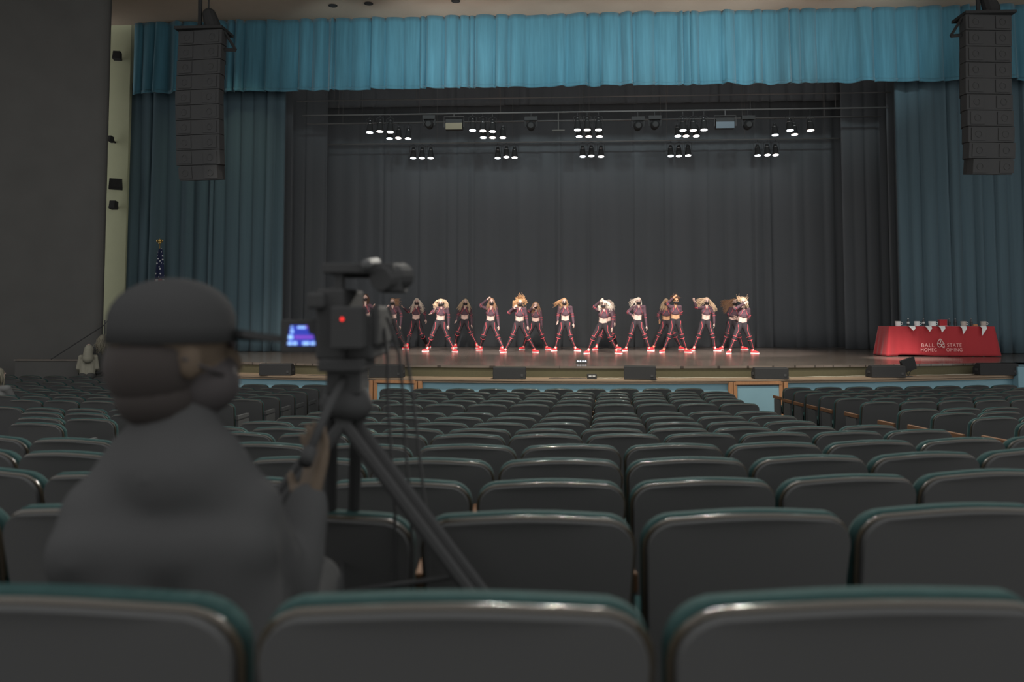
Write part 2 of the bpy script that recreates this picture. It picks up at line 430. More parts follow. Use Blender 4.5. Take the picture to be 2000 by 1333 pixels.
curtain('stage_curtain', M['curtain'], YL, atY(247, 450, YL).x, atY(556, 400, YL).x, SZ + .015, VB + .5, .26, .18, .5, 5,
        'tall dark blue velvet curtain on the side of the stage behind the cameraman', group='house curtains')
curtain('stage_curtain', M['curtain'], YL, atY(1752, 400, YL).x, 17.5, SZ + .015, VB + .5, .26, .18, .5, 11,
        'tall dark blue velvet curtain behind the red table', group='house curtains')
YB = 28.6
curtain('backdrop_curtain', M['blackcloth'], YB, -11.5, 16, SZ + .01, 11, .08, .25, .8, 21, 'black velour backdrop curtain closing the back of the stage', soft=.8)
for i, (Y, xa_, xb_, lb) in enumerate(((26.0, -11, atY(572, 400, 26.0).x, 'black masking curtain just inside the stage, beside the left blue curtain'), (27.4, -11, atY(640, 400, 27.4).x, 'black masking curtain deeper inside the stage on the left, partly hidden'),
                                 (26.0, atY(1735, 400, 26.0).x, 15.5, 'black masking curtain just inside the stage, beside the right blue curtain'), (27.4, atY(1645, 400, 27.4).x, 15.5, 'black masking curtain deeper inside the stage on the right'))):
    curtain('masking_curtain', M['blackcloth'], Y, xa_, xb_, SZ + .01, 10.5, .07, .2, .5, 30 + i, lb, group='black masking curtains')
curtain('border_curtain', M['blackcloth'], 28.0, -10.5, 15.5, 9.2, 11.2, .10, .3, .6, 41, 'black border curtain high above the stage behind the lamps')

# ------------------------------------------------------------------ theatre seats
def rrect(w_, z0, z1, r, arch=.012, narrow=.02, n=6):
    pts = [(-w_ / 2 + narrow, z0), (w_ / 2 - narrow, z0)]
    for k in range(n + 1):
        a = PI / 2 * k / n; pts.append((w_ / 2 - r + r * math.cos(a), z1 - r + r * math.sin(a)))
    for k in range(1, 6):
        t = k / 6; pts.append(((w_ / 2 - r) * (1 - 2 * t), z1 + arch * math.sin(PI * t)))
    for k in range(n + 1):
        a = PI / 2 + PI / 2 * k / n; pts.append((-w_ / 2 + r + r * math.cos(a), z1 - r + r * math.sin(a)))
    return pts
def make_seat():
    t = thing('theatre_seat', (0, 0, 0), 'x', 'theatre seat')
    BW = .545
    lean = math.radians(12)
    def place(x, y, z):
        y += .42 * x * x          # y: toward the stage; the back leans away from the stage
        zz = z - .42; return (x, y - .062 - zz * math.sin(lean) + .10, .42 + zz * math.cos(lean) + .008)
    # shell
    MB().prism(rrect(BW - .014, .36, TOP - .014, .075), 0, .022, lambda a, b, c: place(a, c, b)).build('back_shell', M['shell'], t, bevel=.003, smooth=True)
    # rounded brown edge around the shell
    out = rrect(BW - .006, .36, TOP - .012, .078)[1:]
    MB().tube([place(a, .026, b) for a, b in out] + [place(*(lambda p: (p[0], .026, p[1]))(rrect(BW - .006, .36, TOP - .012, .078)[0]))], .0068, 8).build('edge_trim', M['edge'], t, smooth=True)
    # fabric cushion in front
    MB().prism(rrect(BW, .38, TOP, .08), .034, .082, lambda a, b, c: place(a, c, b)).build('back_cushion', M['fabric'], t, bevel=.016, smooth=True)
    MB().box((0, .33, .43), (.46, .44, .10)).build('seat_cushion', M['fabric'], t, bevel=.03, smooth=True)
    MB().box((0, .33, .37), (.44, .42, .03)).build('seat_pan', M['shell'], t, bevel=.008)
    return t
def make_arm():
    pass
seat0 = make_seat()
MB().box((-.284, .27, .655), (.034, .34, .055)).build('armrest', M['armwood'], seat0, bevel=.008, smooth=True)
MB().box((-.284, .26, .31), (.03, .25, .62)).box((-.284, .26, .01), (.06, .32, .02)).build('standard', M['shell'], seat0)
index_kids(seat0)
ORD = ['nearest', 'second', 'third', 'fourth', 'fifth', 'sixth', 'seventh', 'eighth', 'ninth', 'tenth', 'eleventh', 'twelfth', 'thirteenth', 'fourteenth', 'fifteenth', 'sixteenth', 'seventeenth', 'eighteenth', 'nineteenth']
ORD1 = ['first'] + ORD[1:]
def curv(D): return min(.06, .2 / D ** 1.15)
placed = []
first = True; NS = 0
ENDARM = MB().box((.284, .25, .655), (.042, .36, .045)).mesh('armrest', M['shell'])
ENDPAN = MB().box((.284, .26, .31), (.04, .34, .60)).mesh('end_panel', M['shell'])
EXTRA = [(15.7, None), (16.5, None), (17.2, None)]
ALL = [(k, ROWS[k][0], ROWS[k][1], ROWS[k][2]) for k in range(16)] + [(16 + i, d, None, 1100) for i, (d, _) in enumerate(EXTRA)]
for k, D0, ytop, gap in ALL:
    h = (ytop - HOR) * D0 / F if ytop else row_h(15)
    zf = CAM.z - h - TOP; c = curv(D0); pitch = .568 if k < 13 else .60
    xg = (gap - 1000) / F * D0
    blocks = {'centre': [], 'left': [], 'right': []}
    for j in range(-26, 27):
        s = xg + (j + .5) * pitch
        # arc length ~ x; small correction
        x = s / math.sqrt(1 + (1.2 * c * s) ** 2)
        D = D0 + c * x * x
        P = F0 * D + RT * x
        u = 1000 + F * x / D; half = F * .30 / D
        if u + half < 6 or u - half > 1994: continue
        X = P.x; blk = None
        if k < 5: blk = 'centre' if X > -3.9 and X < 3.6 else None
        elif -3.36 < X - .28 and X + .28 < 3.02: blk = 'centre'
        elif X - .28 > 4.0: blk = 'right'
        elif X + .28 < -4.38: blk = 'left'
        if k >= 16 and blk != 'left': continue
        if k > 16 and u > 300: continue
        if blk is None: continue
        blocks[blk].append((x, D, P, c))
    for blk, L in blocks.items():
        if not L: continue
        L.sort(key=lambda q: q[0]); 
        order = list(reversed(L)) if blk in ('centre', 'left') else L
        if blk == 'right': shift = (4.12 if D0 > 9 else 4.12) - (L[0][2].x - .28)
        elif blk == 'left': shift = -4.40 - (L[-1][2].x + .28)
        else: shift = 0
        if k > 16: shift = 0
        for i, (x, D, P, c) in enumerate(order):
            if shift:
                x = x + shift; D = D0 + c * x * x; P = F0 * D + RT * x
            if first: r = seat0; first = False
            else: r = copy_tree(seat0)
            n = (F0 - RT * (2 * c * x)).normalized()
            r.location = (P.x, P.y, zf); r.rotation_euler = (0, 0, math.atan2(-n.x, n.y)); NS += 1
            rowtxt = ('nearest row' if k == 0 else ORD[k] + ' row from the photographer')
            if blk == 'centre':
                tx = 'first' if i == 0 else ORD1[i]
                lab = 'teal-topped theatre seat, centre block, %s, %s visible from right-hand end' % (rowtxt, tx)
                g = 'centre block theatre seats'
            elif blk == 'right':
                lab = 'dark theatre seat, block beyond right aisle, %s, %s from aisle' % (rowtxt, ORD1[i]); g = 'right block theatre seats'
            else:
                lab = 'dim theatre seat, block beyond left aisle, %s, %s from aisle' % (rowtxt, ORD1[i]); g = 'left block theatre seats'
            r['label'] = lab; r['group'] = g
            if (i == 0 and blk in ('centre', 'left')) and k > 4 or (blk == 'right' and False):
                for nm, me in (('armrest', ENDARM), ('standard', ENDPAN)):
                    o = bpy.data.objects.new(nm, me); C.objects.link(o); o.parent = r
print('SEATS', NS)
# ------------------------------------------------------------------ people
def hand_caps(m, wr, d, side, pn, s=1.0, curl=.25):
    """palm, four unequal fingers and a thumb; d along the forearm, side towards the thumb, pn palm normal"""
    d = d.normalized(); side = (side - d * side.dot(d)).normalized(); pn = d.cross(side).normalized()
    L = .085 * s
    for k in range(4):
        o = side * (.030 - .020 * k) * s
        m.cap2(wr + o * .6, .014 * s, wr + d * L + o, .0125 * s, 8)
        fl = (.066, .074, .068, .052)[k] * s
        b = wr + d * L + o * 1.08; mid = b + (d * math.cos(curl) + pn * math.sin(curl)) * fl * .5 + o * .12
        e = mid + (d * math.cos(curl * 2.2) + pn * math.sin(curl * 2.2)) * fl * .5 + o * .10
        m.cap2(b, .0098 * s, mid, .009 * s, 8); m.cap2(mid, .009 * s, e, .0078 * s, 8)
    t0 = wr + d * .022 * s + side * .026 * s; t1 = t0 + (d * .6 + side * .75 + pn * .2).normalized() * .042 * s; t2 = t1 + (d * .9 + side * .35 + pn * .3).normalized() * .034 * s
    m.cap2(t0, .014 * s, t1, .011 * s, 8); m.cap2(t1, .011 * s, t2, .009 * s, 8)
def person(J, label, fwd=None, hair='blond', hairto=None, skin='skin', seed=1, top='topc', legs='legc', dancer=True, vox=.0085, hairlen=.30, hair_n=60, group=None,
           shoes=True, curly=False, mask=True, hairvol=1.0, sleeves=True, crop=True, hand_s=1.0, male=False, cat='person', headfwd=None, legs_on=True, extra=(), topsm=2):
    rnd = random.Random(seed); V = {k: Vector(v) for k, v in J.items()}
    fwd = (fwd or -F0).normalized(); up = Vector((0, 0, 1)); hf = (headfwd or fwd).normalized()
    lat = (V['shR'] - V['shL']); lat = (lat - up * lat.z); lat.normalize()
    neck = (V['shL'] + V['shR']) / 2; hips = (V['hiL'] + V['hiR']) / 2; hd = V['hd']
    root = thing('person', (hips.x, hips.y, min(V['ftL'].z, V['ftR'].z)), label, cat, group)
    spine = neck - hips; sd = spine.normalized()
    chest = hips + spine * .72; waist = hips + spine * .33
    q = 1.14 if male else 1.0
    b = MB()
    def torso(m, g, lo=0.0, hi=1.0, pel=True):
        for s in (-1, 1):
            if hi > .5:
                m.cap2(chest + lat * .070 * s * q, .083 * q + g, hips + spine * .50 + lat * .052 * s * q, .076 * q + g)
                m.cap2(neck - sd * .035 + lat * .055 * s, .052 * q + g, chest + lat * .075 * s * q, .080 * q + g)
                if not male: m.ell(hips + spine * .67 + lat * .060 * s + fwd * .048, (.054 + g, .048 + g, .048 + g))
            if lo < .3:
                m.cap2(hips + spine * .50 + lat * .048 * s * q, .074 * q + g, hips + spine * .20 + lat * .052 * s * q, .078 * q + g)
        if pel:
            for s, k in ((-1, 'hiL'), (1, 'hiR')):
                m.cap2(hips + spine * .17 + lat * .058 * s * q, .082 * q + g, V[k] + lat * .0 * s, .094 * q + g)
                if not male: m.ell(V[k] - fwd * .05 - up * .01, .088 + g)
    def legc_(m, g, a=0.0, z=1.0):
        for S in 'LR':
            h, k, n = V['hi' + S], V['kn' + S], V['an' + S]
            m.cap2(h, .093 * q + g, h.lerp(k, .45), .082 * q + g); m.cap2(h.lerp(k, .45), .082 * q + g, k, .056 * q + g)
            m.cap2(k, .056 * q + g, k.lerp(n, .35) - fwd * .012, .057 * q + g); m.cap2(k.lerp(n, .35) - fwd * .012, .057 * q + g, n.lerp(k, .06), .037 * q + g)
    def armc(m, g, full=True):
        for S in 'LR':
            s, e, h = V['sh' + S], V['el' + S], V['ha' + S]
            m.cap2(s, .050 * q + g, e, .037 * q + g, 10); m.cap2(e, .038 * q + g, e.lerp(h, .3), .038 * q + g, 10); m.cap2(e.lerp(h, .3), .038 * q + g, h, .025 * q + g, 10)
            m.cap2(neck.lerp(s, .4), .050 * q + g, s, .052 * q + g, 10)
    # body: one continuous skin with head, face, neck, limbs and hands
    torso(b, 0); armc(b, 0)
    if legs_on: legc_(b, 0)
    side = hf.cross(up).normalized(); side = -side if side.dot(lat) < 0 else side
    Rh = Matrix((side, hf, up)).transposed()
    def H(x, y, z): return hd + side * x * q + hf * y * q + up * z * q
    b.ell(H(0, -.012, .022), (.074 * q, .092 * q, .090 * q), 18, 12, Rh); b.ell(H(0, .022, -.045), (.058 * q, .066 * q, .072 * q), 16, 10, Rh)
    b.cap2(H(0, .05, -.085), .026 * q, H(0, .03, -.07), .04 * q); b.cap2(H(0, .085, .012), .011 * q, H(0, .103, -.024), .0145 * q, 8)
    b.ell(H(0, .082, -.062), (.024 * q, .012 * q, .010 * q), 10, 6, Rh)
    for s in (-1, 1): b.ell(H(.074 * s, -.01, -.012), (.011 * q, .02 * q, .031 * q), 10, 6, Rh); b.cap2(H(.02 * s, .082, .032), .011 * q, H(.045 * s, .07, .03), .01 * q, 8)
    b.cap2(H(0, -.02, -.06), .050 * q, neck - sd * .02, .052 * q)
    for S, s in (('L', -1), ('R', 1)):
        d = (V['ha' + S] - V['el' + S]).normalized()
        sd_ = V.get('th' + S, fwd * .8 - lat * s * .4)
        hand_caps(b, V['ha' + S], d, Vector(sd_), fwd, hand_s * q)
        if legs_on: b.cap2(V['an' + S], .036 * q, V['an' + S] + (V['ft' + S] - V['an' + S]) * .5, .034 * q)
    b.build('body', M[skin], root, smooth=True, voxel=vox, smoothit=2)
    # eyes
    if dancer or male:
        for s in (-1, 1): MB().ell(H(.031 * s, .078, .014), (.013 * q, .008 * q, .008 * q), 8, 6, Rh).build('eye', M['eye'], root, smooth=True)
    if mask:
        k = MB(); k.ell(H(0, .034, -.052), (.066 * q, .070 * q, .054 * q), 18, 12, Rh).ell(H(0, .07, -.03), (.032, .04, .03), 12, 8, Rh)
        for s in (-1, 1): k.tube([H(.06 * s, .05, -.035), H(.078 * s, .01, -.02), H(.080 * s, -.025, -.005)], .004, 6)
        k.build('face_mask', M['mask'], root, smooth=True)
    # top
    t = MB(); g = .010
    for s in (-1, 1):
        t.cap2(neck - sd * .045 + lat * .055 * s, .052 * q + g, chest + lat * .075 * s * q, .080 * q + g)
        if crop: t.cap2(chest + lat * .072 * s, .083 + g, hips + spine * .63 + lat * .062 * s, .070 + g)
        else: t.cap2(chest + lat * .070 * s * q, .086 * q + g, hips + spine * .12 + lat * .060 * s * q, .098 * q + g)
        if not male: t.ell(hips + spine * .67 + lat * .060 * s + fwd * .048, (.056 + g, .050 + g, .050 + g))
    if crop:
        for j in range(3): t.ring(hips + spine * (.555 + .05 * j), sd, .112, .022, 24, 8, 1.0, .80, lat)
        t.cap2(chest, .085, hips + spine * .58, .070); t.cap2(hips + spine * .66 - lat * .05 + fwd * .05, .05, hips + spine * .66 + lat * .05 + fwd * .05, .05)
    armc(t, .008 + (.012 if male else 0))
    t.cap2(neck - sd * .02, .050 * q, neck + up * .045, .049 * q)
    for e_ in extra: t.cap2(*e_)
    to = t.build('cropped_top' if crop else 'jacket', M[top], root, smooth=True, voxel=vox * 1.15, smoothit=topsm)
    if legs_on:
        l = MB(); torso_l = []
        for s, k in ((-1, 'hiL'), (1, 'hiR')):
            l.cap2(hips + spine * .16 + lat * .060 * s * q, .076 * q + .010, V[k], .094 * q + .010)
            if not male: l.ell(V[k] - fwd * .05 - up * .01, .088 + .010)
        legc_(l, .009); lo = l.build('leggings' if dancer else 'trousers', M[legs], root, smooth=True, voxel=vox * 1.15, smoothit=2)
    if dancer:
        for S, s in (('L', -1), ('R', 1)):
            p = MB(); h, k, n = V['hi' + S], V['kn' + S], V['an' + S]
            pts = []
            for (tt, off, rr) in ((-.12, .060, .100), (0, .050, .106), (.15, .020, .105), (.32, -.002, .098), (.55, .002, .084), (.75, .006, .074), (.88, .008, .068)):
                c0 = h.lerp(k, tt); pts.append(c0 + lat * s * off + fwd * math.sqrt(max(.0004, rr ** 2 - off ** 2)) )
            p.tube(pts, .0062, 6)
            ax = (k - h).normalized(); p.ring(h.lerp(k, .88), ax, .072, .0058)
            ax2 = (n - k).normalized(); p.ring(k.lerp(n, .14), ax2, .066, .0058)
            pts = [k.lerp(n, tt) + fwd * rr + lat * s * .014 for tt, rr in ((.14, .066), (.35, .064), (.6, .058), (.85, .050), (.98, .046))]
            p.tube(pts, .0062, 6)
            p.build('piping', M['piping'], lo, smooth=True)
        for S, s in (('L', -1), ('R', 1)):
            p = MB(); a, e, h = V['sh' + S], V['el' + S], V['ha' + S]
            p.ring(a.lerp(e, .86), e - a, .052, .0045); p.ring(e.lerp(h, .16), h - e, .050, .0045)
            pts = [neck + lat * s * .045 + fwd * .060 + up * .01, chest + lat * s * .070 + fwd * .098 + sd * .03, chest + lat * s * .115 + fwd * .080 - sd * .02, hips + spine * .60 + lat * s * .118 + fwd * .070]
            p.tube(pts, .0045, 6)
            p.build('piping', M['piping'], to, smooth=True)
    if shoes and legs_on:
        for S, s in (('L', -1), ('R', 1)):
            f = V['ft' + S]; an = V['an' + S]; dr = V.get('fd' + S, fwd * .75 + lat * s * .65); dr = Vector(dr); dr.z = 0; dr.normalize()
            c0 = Vector((f.x, f.y, f.z)); heel = c0 - dr * .07 + up * .048; toe = c0 + dr * .13 + up * .036
            sh = MB().cap2(heel, .040, toe, .030, 12).cap2(heel + up * .02, .040, an - up * .005, .042, 12).cap2(c0 + up * .055, .040, toe - dr * .05 + up * .004, .036, 12)
            so = sh.build('shoe', M['shoe'] if dancer else M['black'], root, smooth=True, voxel=vox, smoothit=1)
            sm = MB(); sw = dr.cross(up)
            out = [(-.112, .020), (-.105, -.030), (-.05, -.038), (.06, -.042), (.13, -.036), (.165, -.012), (.165, .012), (.13, .036), (.06, .042), (-.05, .038), (-.105, .032)]
            sm.prism(out, 0, .024, lambda a, b_, z: c0 + dr * a + sw * b_ + up * z)
            sm.build('sole', M['sole'] if dancer else M['black'], so, smooth=False)
    # hair: cap plus individually curved locks
    if hair:
        m = MB(); hv = hairvol
        m.ell(H(0, -.030, .038), (.083 * q * (1 + .1 * (hv - 1)), .094 * q, .092 * q), 18, 12, Rh)
        if hairto is None: hairto = [(-.09, 0, -.26), (.09, 0, -.26)]
        for i in range(int(hair_n * 1.35)):
            a = rnd.uniform(-1, 1) * PI * .78; el = rnd.uniform(.1, 1.1)
            base = Vector((math.sin(a) * math.cos(el) * .076, -.02 - math.cos(a) * math.cos(el) * .075 * (1 if abs(a) < 1.6 else .5), .03 + math.sin(el) * .08))
            tg = Vector(hairto[0 if base.x < 0 else -1]) if len(hairto) > 1 else Vector(hairto[0])
            if len(hairto) > 2 and rnd.random() < .4: tg = Vector(rnd.choice(hairto))
            tg = tg + Vector((rnd.gauss(0, .036), rnd.gauss(0, .03), rnd.gauss(0, .055)))
            kk = 1 if (curly or hv > 1.6) else .35; out = Vector((base.x * .6, base.y * .45 - .01, .0)) * hv * kk
            P0_ = H(*base); P3 = hd + side * tg.x + hf * tg.y + up * tg.z
            P1 = H(*(base + out * .8)) + up * .012 * hv
            P2 = P1.lerp(P3, .55) + side * (.035 * hv * kk * (1 if base.x > 0 else -1)) - hf * .02
            pts = []
            for j in range(9):
                t_ = j / 8; u_ = 1 - t_
                pt = P0_ * u_ ** 3 + P1 * 3 * u_ * u_ * t_ + P2 * 3 * u_ * t_ * t_ + P3 * t_ ** 3
                if curly: pt = pt + (side * math.sin(j * 1.9 + i) + up * math.cos(j * 2.1 + i * 2)) * .018 * t_ ** .5
                else: pt = pt + (side * math.sin(j * .9 + i)) * .008 * t_
                pts.append(pt)
            r0 = rnd.uniform(.0075, .0125)
            m.tube(pts, [r0 * (.8 + .6 * math.sin(PI * min(1, j / 7))) * (1 - .55 * j / 8) for j in range(9)], 5)
        m.build('hair', M[hair], root, smooth=True)
    return root
# dancers: joints read as pixels, placed on the stage boards
def dancer(label, hd, sh, el, ha, hi, kn, an, ft, off=(0, 0, 0, 0), facing=0, **kw):
    fl = [atZ(*p, SZ) for p in ft]; D = sum((p - CAM).dot(F0) for p in fl) / 2
    A = lambda p, o=0: atD(p[0], p[1], D) - F0 * o
    J = dict(hd=A(hd, .03), shL=A(sh[0]), shR=A(sh[1]), elL=A(el[0], off[0]), elR=A(el[1], off[1]), haL=A(ha[0], off[2]), haR=A(ha[1], off[3]),
             hiL=A(hi[0]), hiR=A(hi[1]), knL=A(kn[0], .05), knR=A(kn[1], .05))
    # keep the hips no wider than a pelvis; let the knees lead into them
    mid = (J['hiL'] + J['hiR']) / 2; w_ = (J['hiR'] - J['hiL']).normalized()
    J['hiL'] = mid - w_ * .088 - Vector((0, 0, .02)); J['hiR'] = mid + w_ * .088 - Vector((0, 0, .02))
    for S, i in (('L', 0), ('R', 1)):
        f = fl[i]; J['ft' + S] = f; a = atD(an[i][0], an[i][1], (f - CAM).dot(F0) + .05); a.z = max(a.z, SZ + .10); J['an' + S] = a
    f = (-F0 + RT * math.sin(facing)).normalized()
    return person(J, label, fwd=f, group='masked dancers on the stage', **kw)
LO = (0, 0, -.34)
DANCERS = [
 ('masked dancer at far left of the line, half hidden behind the video camera', (714, 582), ((705, 597), (723, 597)), ((694, 602), (733, 606)), ((704, 602), (733, 599)), ((708, 629), (722, 629)), ((702, 655), (727, 655)), ((698, 676), (730, 676)), ((696, 684), (733, 684)), dict(hair='darkhair', off=(0, 0, .2, .2))),
 ('masked dancer with a hand thrown up beside the face, second from left', (767, 590), ((757, 601), (777, 601)), ((748, 608), (784, 615)), ((756, 601), (782, 637)), ((759, 628), (775, 628)), ((754, 653), (780, 655)), ((750, 673), (790, 673)), ((747, 682), (793, 682)), dict(hair='brown', off=(0, 0, .15, 0), hairto=[(.19, -.05, -.02), (.16, 0, -.08)], hairvol=1.2)),
 ('masked dancer with very long straight blond hair falling over both shoulders', (814, 590), ((803, 602), (824, 601)), ((798, 610), (829, 613)), ((790, 602), (831, 624)), ((804, 629), (820, 629)), ((800, 655), (825, 656)), ((796, 673), (833, 672)), ((793, 682), (836, 679)), dict(hair='ashblond', off=(0, -.1, .2, -.1), hairto=[(-.16, .04, -.30), (.20, .02, -.30)], hair_n=90, hairvol=1.2)),
 ('masked dancer with bushy blond curls and one bent forearm, fourth from left', (861, 592), ((852, 602), (873, 602)), ((845, 610), (876, 617)), ((843, 613), (876, 636)), ((851, 631), (868, 631)), ((843, 659), (875, 660)), ((837, 677), (884, 678)), ((832, 687), (888, 688)), dict(hair='blond', off=(0, 0, .22, 0), hairto=[(-.15, .02, -.14), (.15, .02, -.12)], hairvol=2.4, curly=True, hair_n=110)),
 ('masked dancer with blond hair swept over one shoulder, fifth from left', (909, 591), ((899, 602), (917, 602)), ((895, 614), (920, 617)), ((892, 625), (921, 635)), ((900, 629), (914, 629)), ((894, 651), (920, 652)), ((890, 671), (930, 671)), ((888, 680), (934, 681)), dict(hair='blond', hairto=[(-.20, .05, -.20), (.12, .03, -.26)], off=(0, -.1, .1, -.05), hair_n=80, hairvol=1.2)),
 ('masked dancer saluting, elbow out, brown hair, sixth from left', (960, 590), ((950, 603), (968, 603)), ((938, 598), (972, 619)), ((951, 586), (974, 637)), ((949, 632), (966, 632)), ((944, 658), (973, 659)), ((939, 676), (981, 677)), ((937, 685), (981, 686)), dict(hair='brown', off=(0, 0, .12, 0), hairto=[(-.12, .04, -.20), (.10, .02, -.24)])),
 ('masked dancer with a big round mop of golden curls and a hand at the chest', (1016, 592), ((1005, 604), (1025, 604)), ((993, 612), (1028, 620)), ((1003, 602), (1031, 637)), ((1006, 633), (1023, 633)), ((1001, 657), (1031, 660)), ((989, 681), (1043, 681)), ((984, 689), (1045, 689)), dict(hair='gingerb', off=(0, 0, .18, 0), curly=True, hairvol=2.8, hairto=[(-.13, .0, -.10), (.16, .0, -.05), (.0, -.05, .16)], hair_n=120)),
 ('shorter masked dancer with a hand across the mouth, set back behind the line', (1046, 597), ((1038, 608), (1055, 608)), ((1032, 609), (1057, 623)), ((1040, 602), (1058, 637)), ((1039, 633), (1053, 633)), ((1030, 657), (1059, 657)), ((1023, 676), (1067, 676)), ((1020, 683), (1070, 683)), dict(hair='brown', off=(.1, 0, .2, 0), hairto=[(-.09, .03, -.2), (.10, .02, -.22)])),
 ('masked dancer whose auburn hair streams out to one side, arms down', (1102, 590), ((1093, 602), (1115, 601)), ((1090, 616), (1118, 616)), ((1089, 626), (1120, 632)), ((1097, 632), (1111, 632)), ((1091, 657), (1114, 658)), ((1086, 677), (1122, 677)), ((1083, 686), (1127, 686)), dict(hair='gingerb', off=(0, 0, .05, .05), hairto=[(-.28, 0, -.08), (-.12, .03, -.20), (.08, .02, -.16)], hair_n=70)),
 ('masked dancer mostly hidden behind the front pale blond dancer', (1189, 593), ((1178, 605), (1196, 605)), ((1173, 617), (1200, 617)), ((1175, 629), (1201, 630)), ((1178, 633), (1192, 633)), ((1173, 657), (1197, 656)), ((1166, 674), (1204, 672)), ((1163, 684), (1206, 682)), dict(hair='ashblond', hairto=[(-.1, .03, -.2), (.14, .0, -.18)], curly=True)),
 ('masked dancer in front with pale tousled hair, one arm bent up to the head', (1178, 595), ((1168, 606), (1192, 607)), ((1160, 601), (1197, 621)), ((1170, 590), (1196, 640)), ((1168, 637), (1186, 637)), ((1158, 661), (1192, 662)), ((1151, 680), (1202, 681)), ((1147, 691), (1207, 691)), dict(hair='ashblond', off=(0, 0, .15, 0), hairto=[(-.10, .05, -.12), (.20, 0, -.12)], curly=True, hairvol=1.9, hair_n=90)),
 ('masked dancer with long pale hair swept back, one hand near the waist', (1247, 589), ((1237, 600), (1258, 600)), ((1226, 610), (1260, 618)), ((1232, 616), (1263, 637)), ((1236, 631), (1252, 631)), ((1231, 656), (1259, 657)), ((1224, 677), (1267, 678)), ((1221, 686), (1270, 686)), dict(hair='ashblond', off=(0, 0, .15, 0), hairto=[(-.26, 0, -.06), (-.22, 0, -.18), (.05, -.04, -.16)])),
 ('masked dancer with a fair side ponytail, partly behind the saluting tan dancer', (1301, 591), ((1292, 605), (1309, 605)), ((1285, 616), (1313, 616)), ((1287, 624), (1312, 628)), ((1294, 630), (1309, 630)), ((1287, 654), (1317, 655)), ((1278, 675), (1328, 676)), ((1274, 683), (1331, 683)), dict(hair='blond', skin='tan', hairto=[(-.17, .03, -.22), (-.08, .0, -.2)])),
 ('tan masked dancer with short dark curly hair saluting, head uncovered', (1320, 588), ((1309, 600), (1328, 600)), ((1303, 594), (1331, 611)), ((1313, 583), (1327, 620)), ((1311, 629), (1328, 629)), ((1307, 657), (1331, 657)), ((1298, 680), (1339, 680)), ((1294, 689), (1343, 689)), dict(hair='darkhair', skin='tan', off=(0, -.05, .10, -.12), hairto=[(-.07, -.02, .12), (.08, -.02, .09), (0, -.03, .13)], curly=True, hairvol=1.8)),
 ('masked dancer with an arm stretched out and long wavy fair hair flying both ways', (1380, 589), ((1370, 601), (1390, 601)), ((1360, 602), (1394, 614)), ((1355, 591), (1395, 632)), ((1369, 630), (1387, 630)), ((1364, 656), (1391, 656)), ((1357, 676), (1395, 677)), ((1353, 686), (1400, 686)), dict(hair='blond', off=(0, 0, .10, 0), hairto=[(-.28, 0, -.04), (-.27, .02, -.14), (.26, .02, -.24)], hair_n=110, hairvol=1.3)),
 ('masked dancer with wavy brown hair flying far out, behind the last dancer', (1434, 591), ((1426, 603), (1441, 603)), ((1422, 615), (1445, 613)), ((1430, 618), (1441, 620)), ((1423, 630), (1437, 630)), ((1419, 655), (1443, 656)), ((1412, 676), (1449, 676)), ((1409, 683), (1453, 683)), dict(hair='brown', off=(0, 0, .15, .1), hairto=[(-.40, 0, -.05), (-.38, 0, -.14), (-.33, 0, -.25)], curly=True, hair_n=90)),
 ('last masked dancer at the right end, forearm raised across the face', (1451, 590), ((1443, 605), (1462, 605)), ((1434, 604), (1464, 619)), ((1448, 594), (1460, 628)), ((1440, 636), (1459, 636)), ((1434, 661), (1463, 661)), ((1427, 681), (1470, 682)), ((1424, 691), (1473, 691)), dict(hair='blond', off=(.12, -.05, .22, -.1), hairto=[(-.12, .0, .10), (.06, .0, .08), (.10, 0, -.15)], curly=True, hairvol=1.7)),
]
for i, (lb, hd_, sh_, el_, ha_, hi_, kn_, an_, ft_, kw) in enumerate(DANCERS):
    kw = dict(kw); off = kw.pop('off', (0, 0, 0, 0))
    dancer(lb, hd_, sh_, el_, ha_, hi_, kn_, an_, ft_, off=off, seed=i + 3, **kw)

# ------------------------------------------------------------------ two people standing by the left wall and one in the seats
def standing(label, u, v_top, D, scale_, fdir, lean=0, **kw):
    """simple standing pose; head top at v_top"""
    topz = atD(u, v_top, D).z; base = atD(u, v_top, D); base.z = FZ; Hh = topz - FZ; k = Hh / 1.70
    f = Vector(fdir).normalized(); l = Vector((0, 0, 1)).cross(f).normalized(); l = -l if l.dot(RT) < 0 else l
    P = lambda x, y, z: base + l * x * k + f * y * k + Vector((0, 0, z * k))
    J = dict(hd=P(0, .03 + lean, 1.59), shL=P(-.17, lean * .8, 1.38), shR=P(.17, lean * .8, 1.38), elL=P(-.23, -.02 + lean * .6, 1.10), elR=P(.23, .0 + lean * .6, 1.10),
             haL=P(-.20, .16 + lean, .95), haR=P(.20, .18 + lean, .98), hiL=P(-.09, 0, .90), hiR=P(.09, 0, .90), knL=P(-.10, .02, .49), knR=P(.10, .02, .49),
             anL=P(-.10, 0, .10), anR=P(.10, 0, .10), ftL=P(-.10, .03, 0), ftR=P(.10, .03, 0))
    return person(J, label, fwd=f, dancer=False, crop=False, **kw)
M['cream'] = mat('cream_sweater', (.22, .21, .165), .9, .1, noise=.1, nscale=10)
M['darktop'] = mat('dark_coat', (.055, .055, .052), .9, .1)
M['greytop'] = mat('grey_sweatshirt', (.12, .12, .115), .9, .1)
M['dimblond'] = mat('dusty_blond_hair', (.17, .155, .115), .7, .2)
p_ = standing('person in a cream hooded sweater standing by the stage steps rail, seen from behind', 172, 674, 18.9, 1, (-.3, 1, 0), lean=.06, top='cream', legs='darktop', hair=None, mask=False, seed=50)
